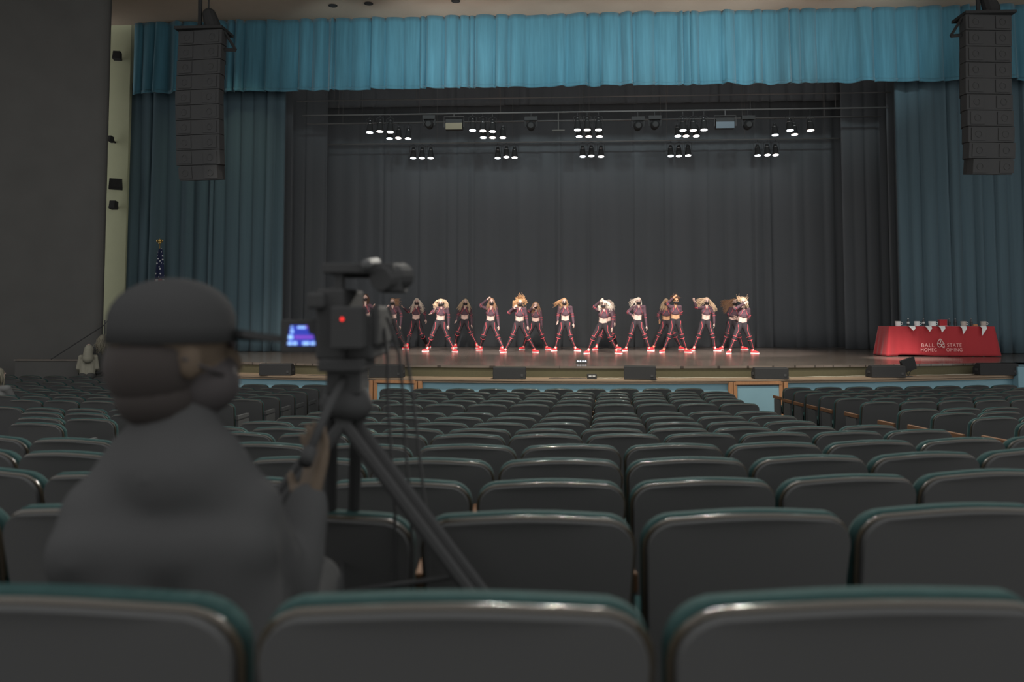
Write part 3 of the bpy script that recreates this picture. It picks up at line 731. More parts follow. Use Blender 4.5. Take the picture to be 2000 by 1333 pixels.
hc = atD(172, 684, 18.9 - .08)
MB().ell(hc + Vector((0, .03, 0)), (.098, .115, .125), 16, 12).cap2(hc + Vector((0, .0, -.06)), .10, hc + Vector((.0, .0, -.19)), .12).build('hood', M['cream'], p_, smooth=True, voxel=.012, smoothit=4)
standing('person with long fair wavy hair and dark coat standing beside the stage steps rail', 201, 655, 19.2, 1, (-.5, 1, 0), top='darktop', legs='darktop', hair='dimblond', mask=False, hair_n=80, curly=True, hairto=[(-.11, -.05, -.32), (-.03, -.10, -.32), (.04, -.10, -.30), (.11, -.04, -.32)], seed=51)
def seated(label, u, v_top, D, fdir, fz, **kw):
    topz = atD(u, v_top, D).z; base = atD(u, v_top, D); base.z = fz
    f = Vector(fdir).normalized(); l = f.cross(Vector((0, 0, 1))).normalized()
    h = topz - fz - 1.30
    P = lambda x, y, z: base + l * x + f * y + Vector((0, 0, z + (h if z > .7 else 0)))
    J = dict(hd=P(0, .03, 1.19), shL=P(-.18, 0, .98), shR=P(.18, 0, .98), elL=P(-.25, .12, .72), elR=P(.25, .12, .72), haL=P(-.16, .34, .66), haR=P(.16, .34, .66),
             hiL=P(-.09, .05, .53), hiR=P(.09, .05, .53), knL=P(-.12, .48, .55), knR=P(.12, .48, .55), anL=P(-.12, .50, .10), anR=P(.12, .50, .10), ftL=P(-.12, .53, 0), ftR=P(.12, .53, 0))
    return person(J, label, fwd=f, dancer=False, crop=False, **kw)
seated('person in a grey sweatshirt sitting at the far left edge, only head and shoulder visible', -3, 721, 13.5, (.1, 1, 0), FZ + .02, top='greytop', legs='darktop', hair='dimblond', mask=False, seed=52, hair_n=40, hairto=[(-.07, -.05, -.14), (.07, -.05, -.14)])
# ------------------------------------------------------------------ cameraman in the nearest row, seen from behind
CD = 1.50; zr = floorz(1.2)
def Q(u, v, D): return atD(u, v, D)
UPZ = Vector((0, 0, 1))
J = dict(hd=Q(345, 690, CD + .02), shL=Q(208, 1005, CD - .02), shR=Q(470, 1000, CD + .04), elL=Q(150, 1230, CD + .05), elR=Q(560, 1165, CD + .14), haL=Q(250, 1240, CD + .32), haR=Q(600, 985, CD + .26),
         hiL=Q(255, 1350, CD - .02), hiR=Q(415, 1350, CD - .02))
for S, x in (('L', -.12), ('R', .12)):
    b0 = J['hi' + S]; k = b0 + F0 * .42 + RT * x * .6; k.z = b0.z + .04; J['kn' + S] = k
    a = k + F0 * .02; a.z = zr + .10; J['an' + S] = a; f_ = a + F0 * .04; f_.z = zr; J['ft' + S] = f_
hfw = (F0 * .72 + RT * .70).normalized()
M['jacketdark'] = mat('dark_jacket', (.052, .052, .052), 1, 0, noise=.08, nscale=8)
M['capcloth'] = mat('dark_cap_cloth', (.040, .040, .040), 1, 0)
man = person(J, 'cameraman in dark jacket and baseball cap, seated from behind next to the video camera', fwd=F0, headfwd=hfw, dancer=False, male=True, crop=False, top='jacketdark', legs='jacketdark',
             hair=None, skin='skin_dark', vox=.009, mask=True, hand_s=1.05, topsm=22,
             extra=[(J['hd'] + UPZ * -.13, .078, J['hd'] + UPZ * -.21 - F0 * .01, .108), (J['hd'] - UPZ * .22 - RT * .04, .10, J['shL'] + UPZ * .0, .068), (J['hd'] - UPZ * .22 + RT * .04, .10, J['shR'], .070), (J['shL'] - UPZ * .06 - F0 * .03, .085, J['shR'] - UPZ * .06 - F0 * .03, .085), (J['shL'] + RT * .02 - UPZ * .08, .09, J['hiL'] - RT * .05, .11), (J['shR'] - RT * .02 - UPZ * .08, .09, J['hiR'] + RT * .05, .11)])
hdp = J['hd']; upv = Vector((0, 0, 1)); sdv = hfw.cross(upv).normalized(); Rh = Matrix((sdv, hfw, upv)).transposed()
def Hh(x, y, z): return hdp + sdv * x + hfw * y + upv * z
cp = MB(); rings = []
for i in range(9):
    th = PI / 2 * i / 8; rings.append((math.sin(th), math.cos(th)))
n0 = 0
for (r_, z_) in rings:
    for k in range(28):
        a = 2 * PI * k / 28; cp.v.append(tuple(Hh(.093 * r_ * math.cos(a) if r_ else 0, -.008 + .113 * r_ * math.sin(a), .052 + .085 * z_ ** .9)))
for k in range(28): 
    a = 2 * PI * k / 28; cp.v.append(tuple(Hh(.094 * math.cos(a), -.008 + .114 * math.sin(a), .020)))
for i in range(9):
    for k in range(28): cp.f.append((i * 28 + k, i * 28 + (k + 1) % 28, (i + 1) * 28 + (k + 1) % 28, (i + 1) * 28 + k))
cap_o = cp.build('cap', M['capcloth'], man, smooth=True, solid=.004)
br = MB(); o1 = []
for k in range(15):
    a = PI * (k / 14); o1.append((.090 * math.cos(a), .075 + .125 * math.sin(a) ** .8 if 0 < a < PI else .075))
br.prism(o1, 0, .013, lambda a, b, z: Hh(a, b + .008, .040 + z - .9 * a * a - .18 * (b - .06)))
br.build('cap_brim', M['capcloth'], cap_o, smooth=False)
hr = MB().ell(Hh(0, -.042, -.02), (.088, .084, .085), 16, 10, Rh).ell(Hh(0, -.035, -.075), (.075, .072, .06), 16, 10, Rh); hr.build('hair', mat('near_black_hair', (.035, .03, .028), .8, .1), man, smooth=True)

# ------------------------------------------------------------------ video camera on its tripod
VD = 1.95
def K(u, v, d=0): return atD(u, v, VD + d)
Rc = Matrix.Rotation(YAW, 3, 'Z'); px = VD / F
def kb(m, u0, v0, u1, v1, d0, d1, rot=None):
    c = K((u0 + u1) / 2, (v0 + v1) / 2, (d0 + d1) / 2); return m.box(c, ((u1 - u0) * px, d1 - d0, (v1 - v0) * px), Rc if rot is None else Rc @ rot)
vc = thing('video_camera', K(690, 705), 'black video camera with a glowing blue side screen, mounted on the tripod', 'video camera')
m = MB(); kb(m, 638, 562, 694, 702, 0, .26); kb(m, 693, 612, 748, 700, .02, .30); m.build('camera_body', M['gear'], vc, bevel=.008)
m = MB(); kb(m, 652, 600, 712, 680, -.07, .0); m.build('battery', M['gear'], vc, bevel=.005)
m = MB(); kb(m, 655, 526, 672, 575, .02, .05); kb(m, 650, 520, 790, 540, .0, .30); kb(m, 748, 530, 764, 566, .24, .28); m.build('top_handle', M['gear'], vc, bevel=.004)
MB().cap2(K(716, 517, -.02), .013, K(735, 512, .35), .012).build('microphone', M['gear2'], vc, smooth=True)
m = MB(); m.tube([K(742, 545, .0), K(765, 540, .05), K(785, 540, .12)], [.030, .032, .034], 14); kb(m, 745, 548, 790, 572, .02, .16); m.build('viewfinder', M['gear'], vc, bevel=.003)
m = MB(); kb(m, 606, 572, 640, 604, -.03, .05); m.build('eyecup', M['gear'], vc, bevel=.008)
m = MB(); m.tube([K(704, 652, .28), K(706, 652, .36), K(708, 653, .46)], [.044, .050, .058], 24); m.build('lens', M['gear'], vc, smooth=True)
m = MB(); m.box(K(714, 654, .50), (.125, .07, .10), Rc).build('lens_hood', M['gear'], vc, bevel=.01)
m = MB(); kb(m, 738, 596, 753, 676, .02, .24); m.build('hand_grip', M['gear'], vc, bevel=.012)
MB().ell(K(668, 624, -.075), (.0042, .003, .0042), 10, 6).build('tally_light', mat('red_tally', (1, .02, .02), .5, 0, emit=(1, .05, .04), estr=1.1), vc, smooth=True)
# hinged screen on the left
lc = MB(); kb(lc, 550, 624, 628, 690, .03, .048); lo_ = lc.build('flip_screen', M['gear'], vc, bevel=.003)
m = MB(); kb(m, 626, 640, 642, 672, .02, .06); m.build('screen_hinge', M['gear'], vc)
scr = MB()
def sq(m, u0, v0, u1, v1, dd): 
    a, b_, c, d = (K(u0, v0, dd), K(u1, v0, dd), K(u1, v1, dd), K(u0, v1, dd)); m.quad(a, d, c, b_)
def em(name, c, s): return mat(name, c, .5, 0, emit=c, estr=s)
def shape(m, pts, dd):
    n = len(m.v); m.v += [tuple(K(u, v, dd)) for u, v in pts]; m.f.append(tuple(range(n, n + len(pts))))
shape(scr, [(567, 636), (600, 636), (604, 652), (613, 655), (617, 675), (561, 675)], .0285)
scr.build('display', em('blue_display', (.03, .045, .33), 1.0), lo_)
ic = MB()
for (a, b_, c, d) in ((568, 638, 572, 641), (568, 644, 573, 651), (581, 638, 597, 642), (563, 655, 572, 663), (562, 668, 570, 674), (572, 668, 580, 674), (591, 668, 604, 674), (607, 668, 615, 674)): sq(ic, a, b_, c, d, .027)
ic.build('display_icons', em('pale_display_icons', (.32, .55, .95), 1.0), lo_)
ic = MB(); sq(ic, 597, 637, 601, 642, .0272); sq(ic, 575, 656, 612, 662, .0275); ic.build('display_bar', em('violet_display_bar', (.17, .06, .42), 1.0), lo_)
tp = thing('tripod', K(668, 800), 'black tripod carrying the video camera in front of the cameraman', 'tripod')
m = MB(); kb(m, 636, 698, 722, 722, -.03, .16); kb(m, 646, 718, 714, 768, .0, .12); m.build('fluid_head', M['gear'], tp, bevel=.006)
m = MB(); m.tube([K(678, 758, .05), K(676, 790, .05), K(672, 812, .05)], [.050, .066, .054], 16); m.build('bowl', M['gear'], tp, smooth=True)
m = MB(); m.tube([K(672, 740, 0), K(640, 800, -.10), K(606, 880, -.18)], .010, 8).tube([K(606, 880, -.18), K(596, 905, -.21)], .016, 8); m.build('pan_handle', M['gear'], tp, smooth=True)
zt = floorz(2.2)
ap = K(672, 812, .05)
for j, (u, v, dd) in enumerate(((560, 960, -.02), (666, 1150, .32), (925, 1150, -.02))):
    t_ = K(u, v, dd); d = (t_ - ap); k = (zt - ap.z) / d.z; e = ap + d * k; mid = ap.lerp(e, .48)
    sid = d.cross(Vector((0, 0, 1))).normalized() * .030
    m = MB(); m.tube([ap + sid, mid + sid], .016, 8).tube([ap - sid, mid - sid], .016, 8).box(mid, (.09, .045, .07), Rc); m.tube([mid, e], .016, 8).ell(e + Vector((0, 0, .01)), (.022, .022, .012))
    m.build('leg', M['gear'], tp)
c0 = Vector((ap.x, ap.y, ap.z - .42)); m = MB()
for (u, v, dd) in ((560, 960, -.02), (666, 1150, .32), (925, 1150, -.02)):
    t_ = K(u, v, dd); d = (t_ - ap); e = ap + d * ((-.36) / d.z); m.tube([c0, e], .006, 6)
m.build('spreader', M['gear'], tp)
for j, pts in enumerate((((750, 640, .1), (757, 700, .1), (757, 780, .1), (765, 900, .1), (772, 1000, .12), (770, 1080, .14)), ((756, 620, .1), (779, 690, .1), (788, 780, .1), (792, 880, .1), (800, 960, .1), (806, 1080, .12)), ((758, 600, .1), (792, 680, .1), (806, 770, .1), (818, 880, .1), (830, 985, .1), (836, 1080, .1)))):
    pp = [K(*p) for p in pts]; P = []
    for i in range(len(pp) - 1):
        for k in range(4): P.append(pp[i].lerp(pp[i + 1], k / 4))
    P.append(pp[-1]); e = pp[-1].copy(); e.z = zt + .005; P.append(e)
    tag(MB().tube(P, .0042, 6).build('cable', M['gear'], smooth=True), ['thin black cable hanging from the video camera, closest to the tripod', 'thin black cable hanging from the video camera, middle of three', 'thin black cable hanging from the video camera, outermost of three'][j], 'cable', 'camera cables')

# ------------------------------------------------------------------ hanging line arrays
def line_array(u0, u1, v0, v1, D, label, side):
    T = atD((u0 + u1) / 2, v0, D); B = atD((u0 + u1) / 2, v1, D); W = (u1 - u0) / F * D
    t = thing('hanging_loudspeaker', T, label, 'loudspeaker', 'hanging loudspeaker columns')
    n = 10; H_ = (T.z - B.z); cur = T.copy(); ang = 0
    hh = H_ / n; dep = .55
    for i in range(n):
        ang = math.radians((0, .3, .6, 1, 1.5, 2.2, 3.2, 4.5, 6.5, 9)[i]) ; R = Matrix.Rotation(YAW * 0 + (-.10 if side > 0 else .10), 3, 'Z') @ Matrix.Rotation(ang, 3, 'X')
        h1 = hh * .97; wtap = 1 if i < n - 1 else .86
        c = cur + Vector((0, 0, -hh / 2)) + R @ Vector((0, .0, 0))
        m = MB()
        # cabinet: trapezoid in plan, waveguide flares in front
        pl = [(-W / 2 * wtap, 0), (W / 2 * wtap, 0), (W / 2 * wtap, .25), (W * .36, dep), (-W * .36, dep), (-W / 2 * wtap, .25)]
        m.prism(pl, -h1 / 2, h1 / 2, lambda a, b, z: c + R @ Vector((a, b, z)))
        cb = m.build('cabinet', M['arraym'], t, bevel=.012)
        g = MB()
        for s in (-1, 1):
            MB().box(c + R @ Vector((s * W * .29, -.012, 0)), (W * .30, .02, h1 * .78), R).build('grille', M['arraym'], cb)
            MB().ring(c + R @ Vector((s * W * .29, -.026, 0)), R @ Vector((0, 1, 0)), h1 * .20, .012, 16, 5).build('driver_ring', M['gear2'], cb)
        cur = cur + Vector((0, .02 * i * math.sin(ang), -hh)); cur.x += (-.012 * (1 if i < 4 else -1)) * 1
    fr = MB(); fr.box(T + Vector((0, .25, .03)), (W * 1.04, .75, .07))
    fr.build('rigging_frame', M['gear'], t)
    b = MB(); sx = side; e = T + Vector((sx * (W / 2 - .02), .1, 0)); a2 = e + Vector((sx * .32, 0, -.50)); a3 = e + Vector((sx * .0, 0, -.48))
    b.tube([e, a2], .035, 4).tube([a2, a3], .045, 4).tube([a3, e], .02, 4); b.build('bracket', M['gear'], t)
    b = MB(); b.cap2(T + Vector((.12, .25, .46)), .17, T + Vector((.20, .25, .22)), .20).box(T + Vector((.17, .25, .10)), (.34, .26, .14)); b.build('chain_hoist', M['gear'], t, smooth=False)
    b = MB(); b.tube([T + Vector((-.12, .25, .05)), T + Vector((-.12, .25, CZ - T.z))], .05, 6).tube([T + Vector((.1, .25, .4)), T + Vector((.1, .25, CZ - T.z))], .02, 6); b.build('suspension_pipe', M['gear'], t)
    b = MB(); b.box(T + Vector((-.12, .12, -.015)), (.30, .02, .03)); b.build('pick_plate', M['steel'], t)
line_array(344, 437, 58, 352, 20.0, 'black column of hanging loudspeakers in front of the left blue curtain', 1)
line_array(1884, 1978, 28, 341, 20.0, 'black column of hanging loudspeakers above the red table', -1)

# ------------------------------------------------------------------ pipes and stage lamps
PIPE = mat('pipe_paint', (.16, .155, .15), .5, .3)
def batten(name, Y, v, u0, u1, r, label):
    a = atY(u0, v, Y); b = atY(u1, v, Y); z = atY(1100, v, Y).z; a.z = b.z = z
    m = MB().tube([a, b], r, 8)
    x = a.x + 1.2
    while x < b.x: m.tube([(x, Y, z), (x, Y, 12.44)], .006, 4); x += 2.6
    return tag(m.build(name, PIPE, smooth=True), label, 'pipe', 'lighting pipes over the stage'), z
b1, zb1 = batten('lighting_pipe', 25.6, 219, 590, 1735, .025, 'long horizontal lighting pipe over the stage, front and highest row of lamps')
b2, zb2 = batten('lighting_pipe', 26.4, 236, 600, 1720, .025, 'long horizontal lighting pipe just behind the front lamps')
b3, zb3 = batten('lighting_pipe', 27.6, 277, 640, 1690, .025, 'long horizontal lighting pipe furthest back, carrying the lowest lamps')
batten('lighting_pipe', 25.1, 190, 580, 1740, .02, 'thin horizontal pipe just below the valance hem')
ROWA = [(722, 259), (742, 257), (762, 258), (923, 255), (943, 256), (962, 257), (1128, 254), (1147, 254), (1169, 254), (1334, 255), (1354, 255), (1375, 254), (1543, 255), (1583, 255)]
ROWB = [(761, 271), (778, 270), (797, 271), (944, 269), (962, 269), (982, 269), (1131, 267), (1150, 267), (1171, 267), (1324, 266), (1340, 266), (1360, 266), (1514, 264), (1552, 263)]
ROWC = [(807, 309), (824, 309), (841, 309), (972, 309), (989, 307), (1005, 308), (1138, 306), (1155, 305), (1174, 306), (1310, 305), (1326, 305), (1344, 304), (1480, 304), (1499, 303), (1515, 303)]
def stage_lamp(u, v, Y, zp, mt, label, s=1.0):
    P = atY(u, v, Y)
    t = thing('stage_lamp', P, label, 'stage light', 'lit stage lamps')
    tilt = Matrix.Rotation(math.radians(-9), 3, 'X')
    MB().lathe(P, [(.112 * s, .0), (.118 * s, .02), (.100 * s, .13), (.085 * s, .26), (.060 * s, .36), (.03 * s, .40)], 18, tilt).build('lamp_body', M['gear'], t, smooth=True)
    MB().lathe(P, [(.104 * s, -.004), (.106 * s, .004)], 18, tilt).build('lens', mt, t)
    MB().ring(P + tilt @ Vector((0, 0, .27)), tilt @ Vector((0, 0, 1)), .088 * s, .007, 16, 5).ring(P + tilt @ Vector((0, 0, .39)), tilt @ Vector((0, 0, 1)), .035 * s, .007, 12, 5).build('cap_ring', M['chrome'], t, smooth=True)
    y = MB()
    for q in (-1, 1): y.tube([P + Vector((q * .12, 0, .2)), P + Vector((q * .12, 0, .42)), P + Vector((0, 0, .47))], .008, 5)
    y.tube([P + Vector((0, 0, .47)), P + Vector((0, 0, max(.5, zp - P.z)))], .012, 6); y.build('yoke', M['gear2'], t, smooth=True)
CLU = ['in the leftmost cluster', 'in the second cluster from the left', 'in the middle cluster over centre stage', 'in the fourth cluster from the left', 'in the rightmost cluster']
def cl(u): return 0 if u < 870 else 1 if u < 1060 else 2 if u < 1250 else 3 if u < 1430 else 4
for row, Y, zp, rt in ((ROWA, 25.6, zb1, 'upper row'), (ROWB, 26.4, zb2, 'second row'), (ROWC, 27.6, zb3, 'lowest row')):
    cnt = {}
    for u, v in row:
        c_ = cl(u); cnt[c_] = cnt.get(c_, 0) + 1; k = cnt[c_] - 1
        mt = (M['lampc'], M['lampp'], M['lampw'])[k % 3] if row is not ROWC else (M['lampc'], M['lampw'], M['lampw'])[k % 3]
        stage_lamp(u, v, Y, zp, mt, 'lit can lamp %s, %s, %s of its group' % (CLU[c_], rt, ORD1[k]), 1.0 if row is ROWA else .95 if row is ROWB else .93)
# unlit floodlights and round moving lights
for i, (u0, v0_, u1, v1_, mtc, lb) in enumerate(((867, 228, 906, 254, (.30, .26, .17), 'unlit square floodlight with a brownish front, between the two left lamp groups'), (1396, 226, 1437, 251, (.19, .24, .28), 'unlit square floodlight with a bluish front, between the two right lamp groups'))):
    P = atY((u0 + u1) / 2, (v0_ + v1_) / 2, 25.6); W = (u1 - u0) / F * 25.9; H_ = (v1_ - v0_) / F * 25.9
    t = thing('floodlight', P, lb, 'stage light')
    MB().box(P + Vector((0, .12, -.03)), (W * .86, .22, H_ * .8)).build('housing', M['gear2'], t, bevel=.01)
    MB().box(P + Vector((0, 0, -.09)), (W * .84, .02, H_ * .5)).build('front_glass', mat('flood_front', mtc, .5, .3), t)
    MB().tube([P + Vector((-W / 2, 0, -H_ * .3)), P + Vector((-W / 2, 0, H_ / 2)), P + Vector((W / 2, 0, H_ / 2)), P + Vector((W / 2, 0, -H_ * .3))], .016, 6).tube([P + Vector((0, 0, H_ / 2)), P + Vector((0, 0, zb1 - P.z))], .015, 6).build('yoke', M['steel'], t)
for i, (u, v) in enumerate(((838, 243), (1037, 246), (1246, 246), (1279, 244), (1461, 244))):
    P = atY(u, v, 25.6)
    t = thing('moving_light', P, ['dark round moving light beside the brownish floodlight', 'dark round moving light left of the middle lamp group', 'dark round moving light right of the middle lamp group, the left of a pair', 'dark round moving light right of the middle lamp group, the right of a pair', 'dark round moving light between bluish floodlight and rightmost lamps'][i], 'stage light', 'unlit moving lights')
    MB().cap2(P + Vector((0, -.03, 0)), .14, P + Vector((0, .12, -.02)), .12).build('head', M['gear'], t, smooth=True)
    MB().lathe(P + Vector((0, -.16, -.02)), [(.08, 0), (.085, .02)], 16, Matrix.Rotation(PI / 2, 3, 'X')).build('lens', M['gear2'], t)
    m = MB()
    for q in (-1, 1): m.tube([P + Vector((q * .17, 0, -.05)), P + Vector((q * .19, 0, .18))], .025, 6)
    m.box(P + Vector((0, 0, .22)), (.40, .16, .12)).tube([P + Vector((0, 0, .25)), P + Vector((0, 0, zb1 - P.z))], .012, 5); m.build('yoke', M['gear2'], t)
a, b = atY(1078, 255, 25.6), atY(1103, 255, 25.6); tag(MB().box((a + b) / 2, (b.x - a.x, .06, .035)).box((a + b) / 2 + Vector((0, 0, .28)), (.02, .02, .60)).build('strip_light', mat('dim_fitting', (.16, .155, .14), .6, .2)), 'small pale strip light hanging left of the middle lamp group', 'stage light')
# ------------------------------------------------------------------ red table on the right of the stage
TY = atZ(1840, 697, SZ).y
A = atY(1737, 640, TY); B = atY(1943, 640, TY); tz = atY(1840, 638.5, TY).z; xm = (A.x + B.x) / 2; TW = B.x - A.x; TD = .78
tbl = thing('folding_table', (xm, TY + TD / 2, SZ), 'folding table under the long red cloth, its legs hidden', 'table')
MB().box((xm, TY + TD / 2 + .03, tz - .03), (TW - .12, TD - .06, .035)).build('tabletop', M['gear2'], tbl)
for sx in (-1, 1):
    for sy in (-1, 1):
        MB().tube([(xm + sx * (TW / 2 - .25), TY + TD / 2 + .03 + sy * .28, tz - .04), (xm + sx * (TW / 2 - .25), TY + TD / 2 + .03 + sy * .28, SZ)], .016, 8).build('leg', M['steel'], tbl)
cl_ = thing('tablecloth', (xm, TY + TD / 2, SZ), 'long red satin tablecloth with printed university lettering, draped to the stage floor', 'tablecloth')
per = []; nx, ny = 70, 20; x0, x1_, y0, y1_ = xm - TW / 2, xm + TW / 2, TY + .02, TY + TD
for i in range(nx): per.append((x0 + TW * i / nx, y0, 0, -1))
for i in range(ny): per.append((x1_, y0 + (y1_ - y0) * i / ny, 1, 0))
for i in range(nx): per.append((x1_ - TW * i / nx, y1_, 0, 1))
for i in range(ny): per.append((x0, y1_ - (y1_ - y0) * i / ny, -1, 0))
m = MB(); nz = 14; n = len(per); rnd = random.Random(4); ph = [rnd.uniform(0, 6) for _ in range(4)]
for j in range(nz + 1):
    f = j / nz
    for i, (x, y, a, b) in enumerate(per):
        front = b == -1; d = abs(x - xm) / (TW / 2)
        edge = max(0, (d - .86) / .14)
        amp = (.012 + .02 * (d > .8)) if front else .035
        off = f * (.015 + amp * (math.sin(i * (.42 if front else .9) + ph[0]) + .5 * math.sin(i * 1.07 + ph[1])) + .05 * edge)
        ox = (.10 * edge * f * (1 if x > xm else -1)) if front else a * .10 * f
        z = tz + .004 - (tz - SZ - .012) * f
        if front: z += f * .03 * max(0, math.sin((x - x0) * 2.1 + .6)) * (d < .85)
        m.v.append((x + ox + a * off * .6, y + b * max(off, -.01), z))
for j in range(nz):
    for i in range(n): a_ = j * n + i; b_ = j * n + (i + 1) % n; m.f.append((a_, a_ + n, b_ + n, b_))
m.f.append(tuple(range(n)))
m.build('drape', M['red'], cl_, smooth=True, solid=.004)
def text(body, u, v, size, mtc, parent, name, sx=1.0):
    cu = bpy.data.curves.new(name, 'FONT'); cu.body = body; cu.size = size; cu.extrude = .002; cu.align_x = 'CENTER'; cu.align_y = 'CENTER'; cu.space_character = 1.1
    cu.materials.append(mtc); o = bpy.data.objects.new(name, cu); C.objects.link(o)
    P = atY(u, v, TY - .075); o.location = P; o.rotation_euler = (PI / 2, 0, 0); o.scale = (sx, 1, 1)
    dg = bpy.context.evaluated_depsgraph_get(); dg.update(); me = bpy.data.meshes.new_from_object(o.evaluated_get(dg)); me.name = name; loc = o.location.copy(); bpy.data.objects.remove(o)
    o = bpy.data.objects.new(name, me); C.objects.link(o); o.location = loc; o.rotation_euler = (PI / 2, 0, 0); o.scale = (sx, 1, 1); o.parent = parent; o.matrix_parent_inverse = parent_inv(parent)
    return o
lt = mat('pale_cloth_print', (.80, .42, .40), .7, .2)
text('BALL', 1812, 675, .135, lt, cl_, 'lettering', 1.1); text('STATE', 1864, 675, .135, lt, cl_, 'lettering', .95)
text('HOMEC', 1814, 684, .135, lt, cl_, 'lettering', .85); text('OMING', 1864, 684, .135, lt, cl_, 'lettering', .9)
lg = MB()
def L2(pts, r=.009): lg.tube([atY(u, v, TY - .08) for u, v in pts], r, 5)
L2([(1836, 662), (1832.5, 667), (1831, 672), (1832, 676), (1835, 678.5), (1838, 677), (1840, 673)])
L2([(1836, 662), (1838.5, 664), (1841, 668), (1843.5, 671.5)]); L2([(1832, 670), (1836, 673), (1840, 672.5), (1845, 672)]); L2([(1836, 663), (1837.5, 668), (1836, 671)]); L2([(1838, 674), (1841, 677.5), (1845, 677), (1843, 673)]); L2([(1841, 679), (1845, 679.5)])
lg.build('bird_emblem', mat('emblem_white', (.80, .66, .62), .6, .2), cl_, smooth=True)
tt = tz + .008
def onT(u, dy): return Vector((atY(u, 638, TY + dy).x, TY + dy, tt))
for i, (u, lb) in enumerate(((1754, 'white paper cup at the left end of the red table'), (1791, 'white paper cup on the red table, second from the left'), (1821, 'dull white cup on the red table, left of the red box'), (1882, 'greyish cup on the red table, right of the red box'), (1921, 'patterned cup at the right end of the red table'))):
    P = onT(u, .25); w_ = .075 if i != 2 else .10
    t = thing('cup', P, lb, 'cup', 'cups on the red table')
    MB().lathe(P, [(w_ * .82, 0), (w_ * .9, .02), (w_, .13), (w_ * .98, .135), (w_ * .9, .02)], 16).build('vessel', M['white'] if i < 3 else mat('greyish_cup', (.5, .45, .4), .7, .2), t, smooth=False)
    MB().ring(P + Vector((w_ + .012, -.01, .075)), Vector((0, 1, 0)), .032, .008, 12, 5).build('handle', M['white'], t, smooth=True)
for i, (u, ul, vt, lb) in enumerate(((1780, 1784, 646.5, 'white napkin hanging over the table edge, closest to its left end'), (1812, 1816, 648.5, 'white napkin hanging over the table edge, second from the left'), (1838, 1840, 650, 'white napkin hanging in front of the red box'), (1880, 1881.5, 653.5, 'long white napkin hanging over the table edge, right of the red box'), (1919, 1918, 656.5, 'longest white napkin hanging over the table edge, near its right end'))):
    e0, e1 = atY(u - 6, 638, TY).x, atY(u + 6, 638, TY).x; tip = atY(ul, vt, TY - .10); ed = tz + .014
    m = MB(); yb = TY + .30; yf = TY - .035
    m.v += [(e0 - .22, yb, ed), (e1 + .02, yb, ed), (e0, yf, ed), (e1, yf, ed), (e0 + .03, yf - .04, ed - .05), (e1, yf - .04, ed - .06), tuple(tip)]
    m.f += [(0, 1, 3, 2), (2, 3, 5, 4), (4, 5, 6)]
    tag(m.build('napkin', M['white'], solid=.006), lb, 'napkin', 'napkins on the red table')
P = onT(1841, .30); t = thing('gift_box', P, 'small red box standing on the red table', 'box')
MB().box(P + Vector((0, 0, .09)), (.20, .12, .16)).build('box_body', M['red'], t, bevel=.006); MB().box(P + Vector((0, 0, .175)), (.21, .13, .02)).build('lid', M['red'], t); MB().box(P + Vector((0, -.02, .006)), (.24, .16, .012)).build('paper_base', M['white'], t)
for i, (u, lb) in enumerate(((1774, 'dark drink bottle on the red table, leftmost of five'), (1804, 'dark drink bottle on the red table, between second and third cup'), (1854, 'dark drink bottle directly right of the red box'), (1866, 'dark drink bottle on the red table, second right of the red box'), (1897, 'dark drink bottle on the red table, between the two right-hand cups'))):
    P = onT(u, .42); t = thing('bottle', P, lb, 'bottle', 'bottles on the red table')
    MB().lathe(P, [(.033, 0), (.035, .02), (.035, .13), (.014, .175), (.014, .195)], 14).build('bottle_body', mat('bottle_dark', (.05, .05, .055), .3, .4), t, smooth=True)
    MB().lathe(P + Vector((0, 0, .195)), [(.017, 0), (.017, .022)], 12).build('cap', M['white'] if i == 0 else M['steel'], t)
    MB().lathe(P + Vector((0, 0, .07)), [(.0362, 0), (.0362, .05)], 14).build('label_band', M['white'] if i < 2 else M['gear2'], t)
P = onT(1905, .15); t = MB().ell(P + Vector((0, 0, .03)), (.07, .05, .03)); tag(t.build('snack_bag', mat('tan_wrapper', (.5, .22, .1), .5, .3), smooth=True), 'small crumpled tan wrapper near the right end of the red table', 'wrapper')

# ------------------------------------------------------------------ monitors and small things on the ledge
def wedge(u0, u1, v0, v1, label, rz=0, dy=-.40, h_=None, cab=True):
    um = (u0 + u1) / 2; X = 0
    for _ in range(8): X = atY(um, 738, edgeY(X) + dy).x
    Y = edgeY(X) + dy; W = (u1 - u0) / F * Y * .97; H_ = min(.42, (v1 - v0) / F * Y * .93)
    t = thing('stage_monitor', (X, Y, LZ), label, 'loudspeaker', 'black stage monitors on the ledge'); R = Matrix.Rotation(rz, 3, 'Z')
    pr_ = [(-.19, 0), (.19, 0), (.19, H_ * .55), (.0, H_), (-.19, H_ * .96)]
    c = Vector((X, Y, LZ))
    m = MB(); n0 = len(m.v)
    for s in (-1, 1):
        for (y, z) in pr_: m.v.append(tuple(c + R @ Vector((s * W / 2, y, z + .004))))
    k = len(pr_); m.f += [tuple(range(k - 1, -1, -1)), tuple(range(k, 2 * k))] + [(i, (i + 1) % k, (i + 1) % k + k, i + k) for i in range(k)]
    m.build('cabinet', M['gear'], t, bevel=.012)
    MB().box(c + R @ Vector((W / 2 + .006, -.02, H_ * .45)), (.012, .12, .05), R).box(c + R @ Vector((-W / 2 - .006, -.02, H_ * .45)), (.012, .12, .05), R).build('handle', M['gear2'], t)
    MB().box(c + R @ Vector((W / 2 - .08, -.195, .09)), (.05, .012, .05), R).build('connector_plate', M['gear2'], t)
    MB().box(c + R @ Vector((0, .105, H_ * .78)), (W * .9, .02, H_ * .36), R @ Matrix.Rotation(.85, 3, 'X')).build('grille', M['grille'], t)
    return X, Y
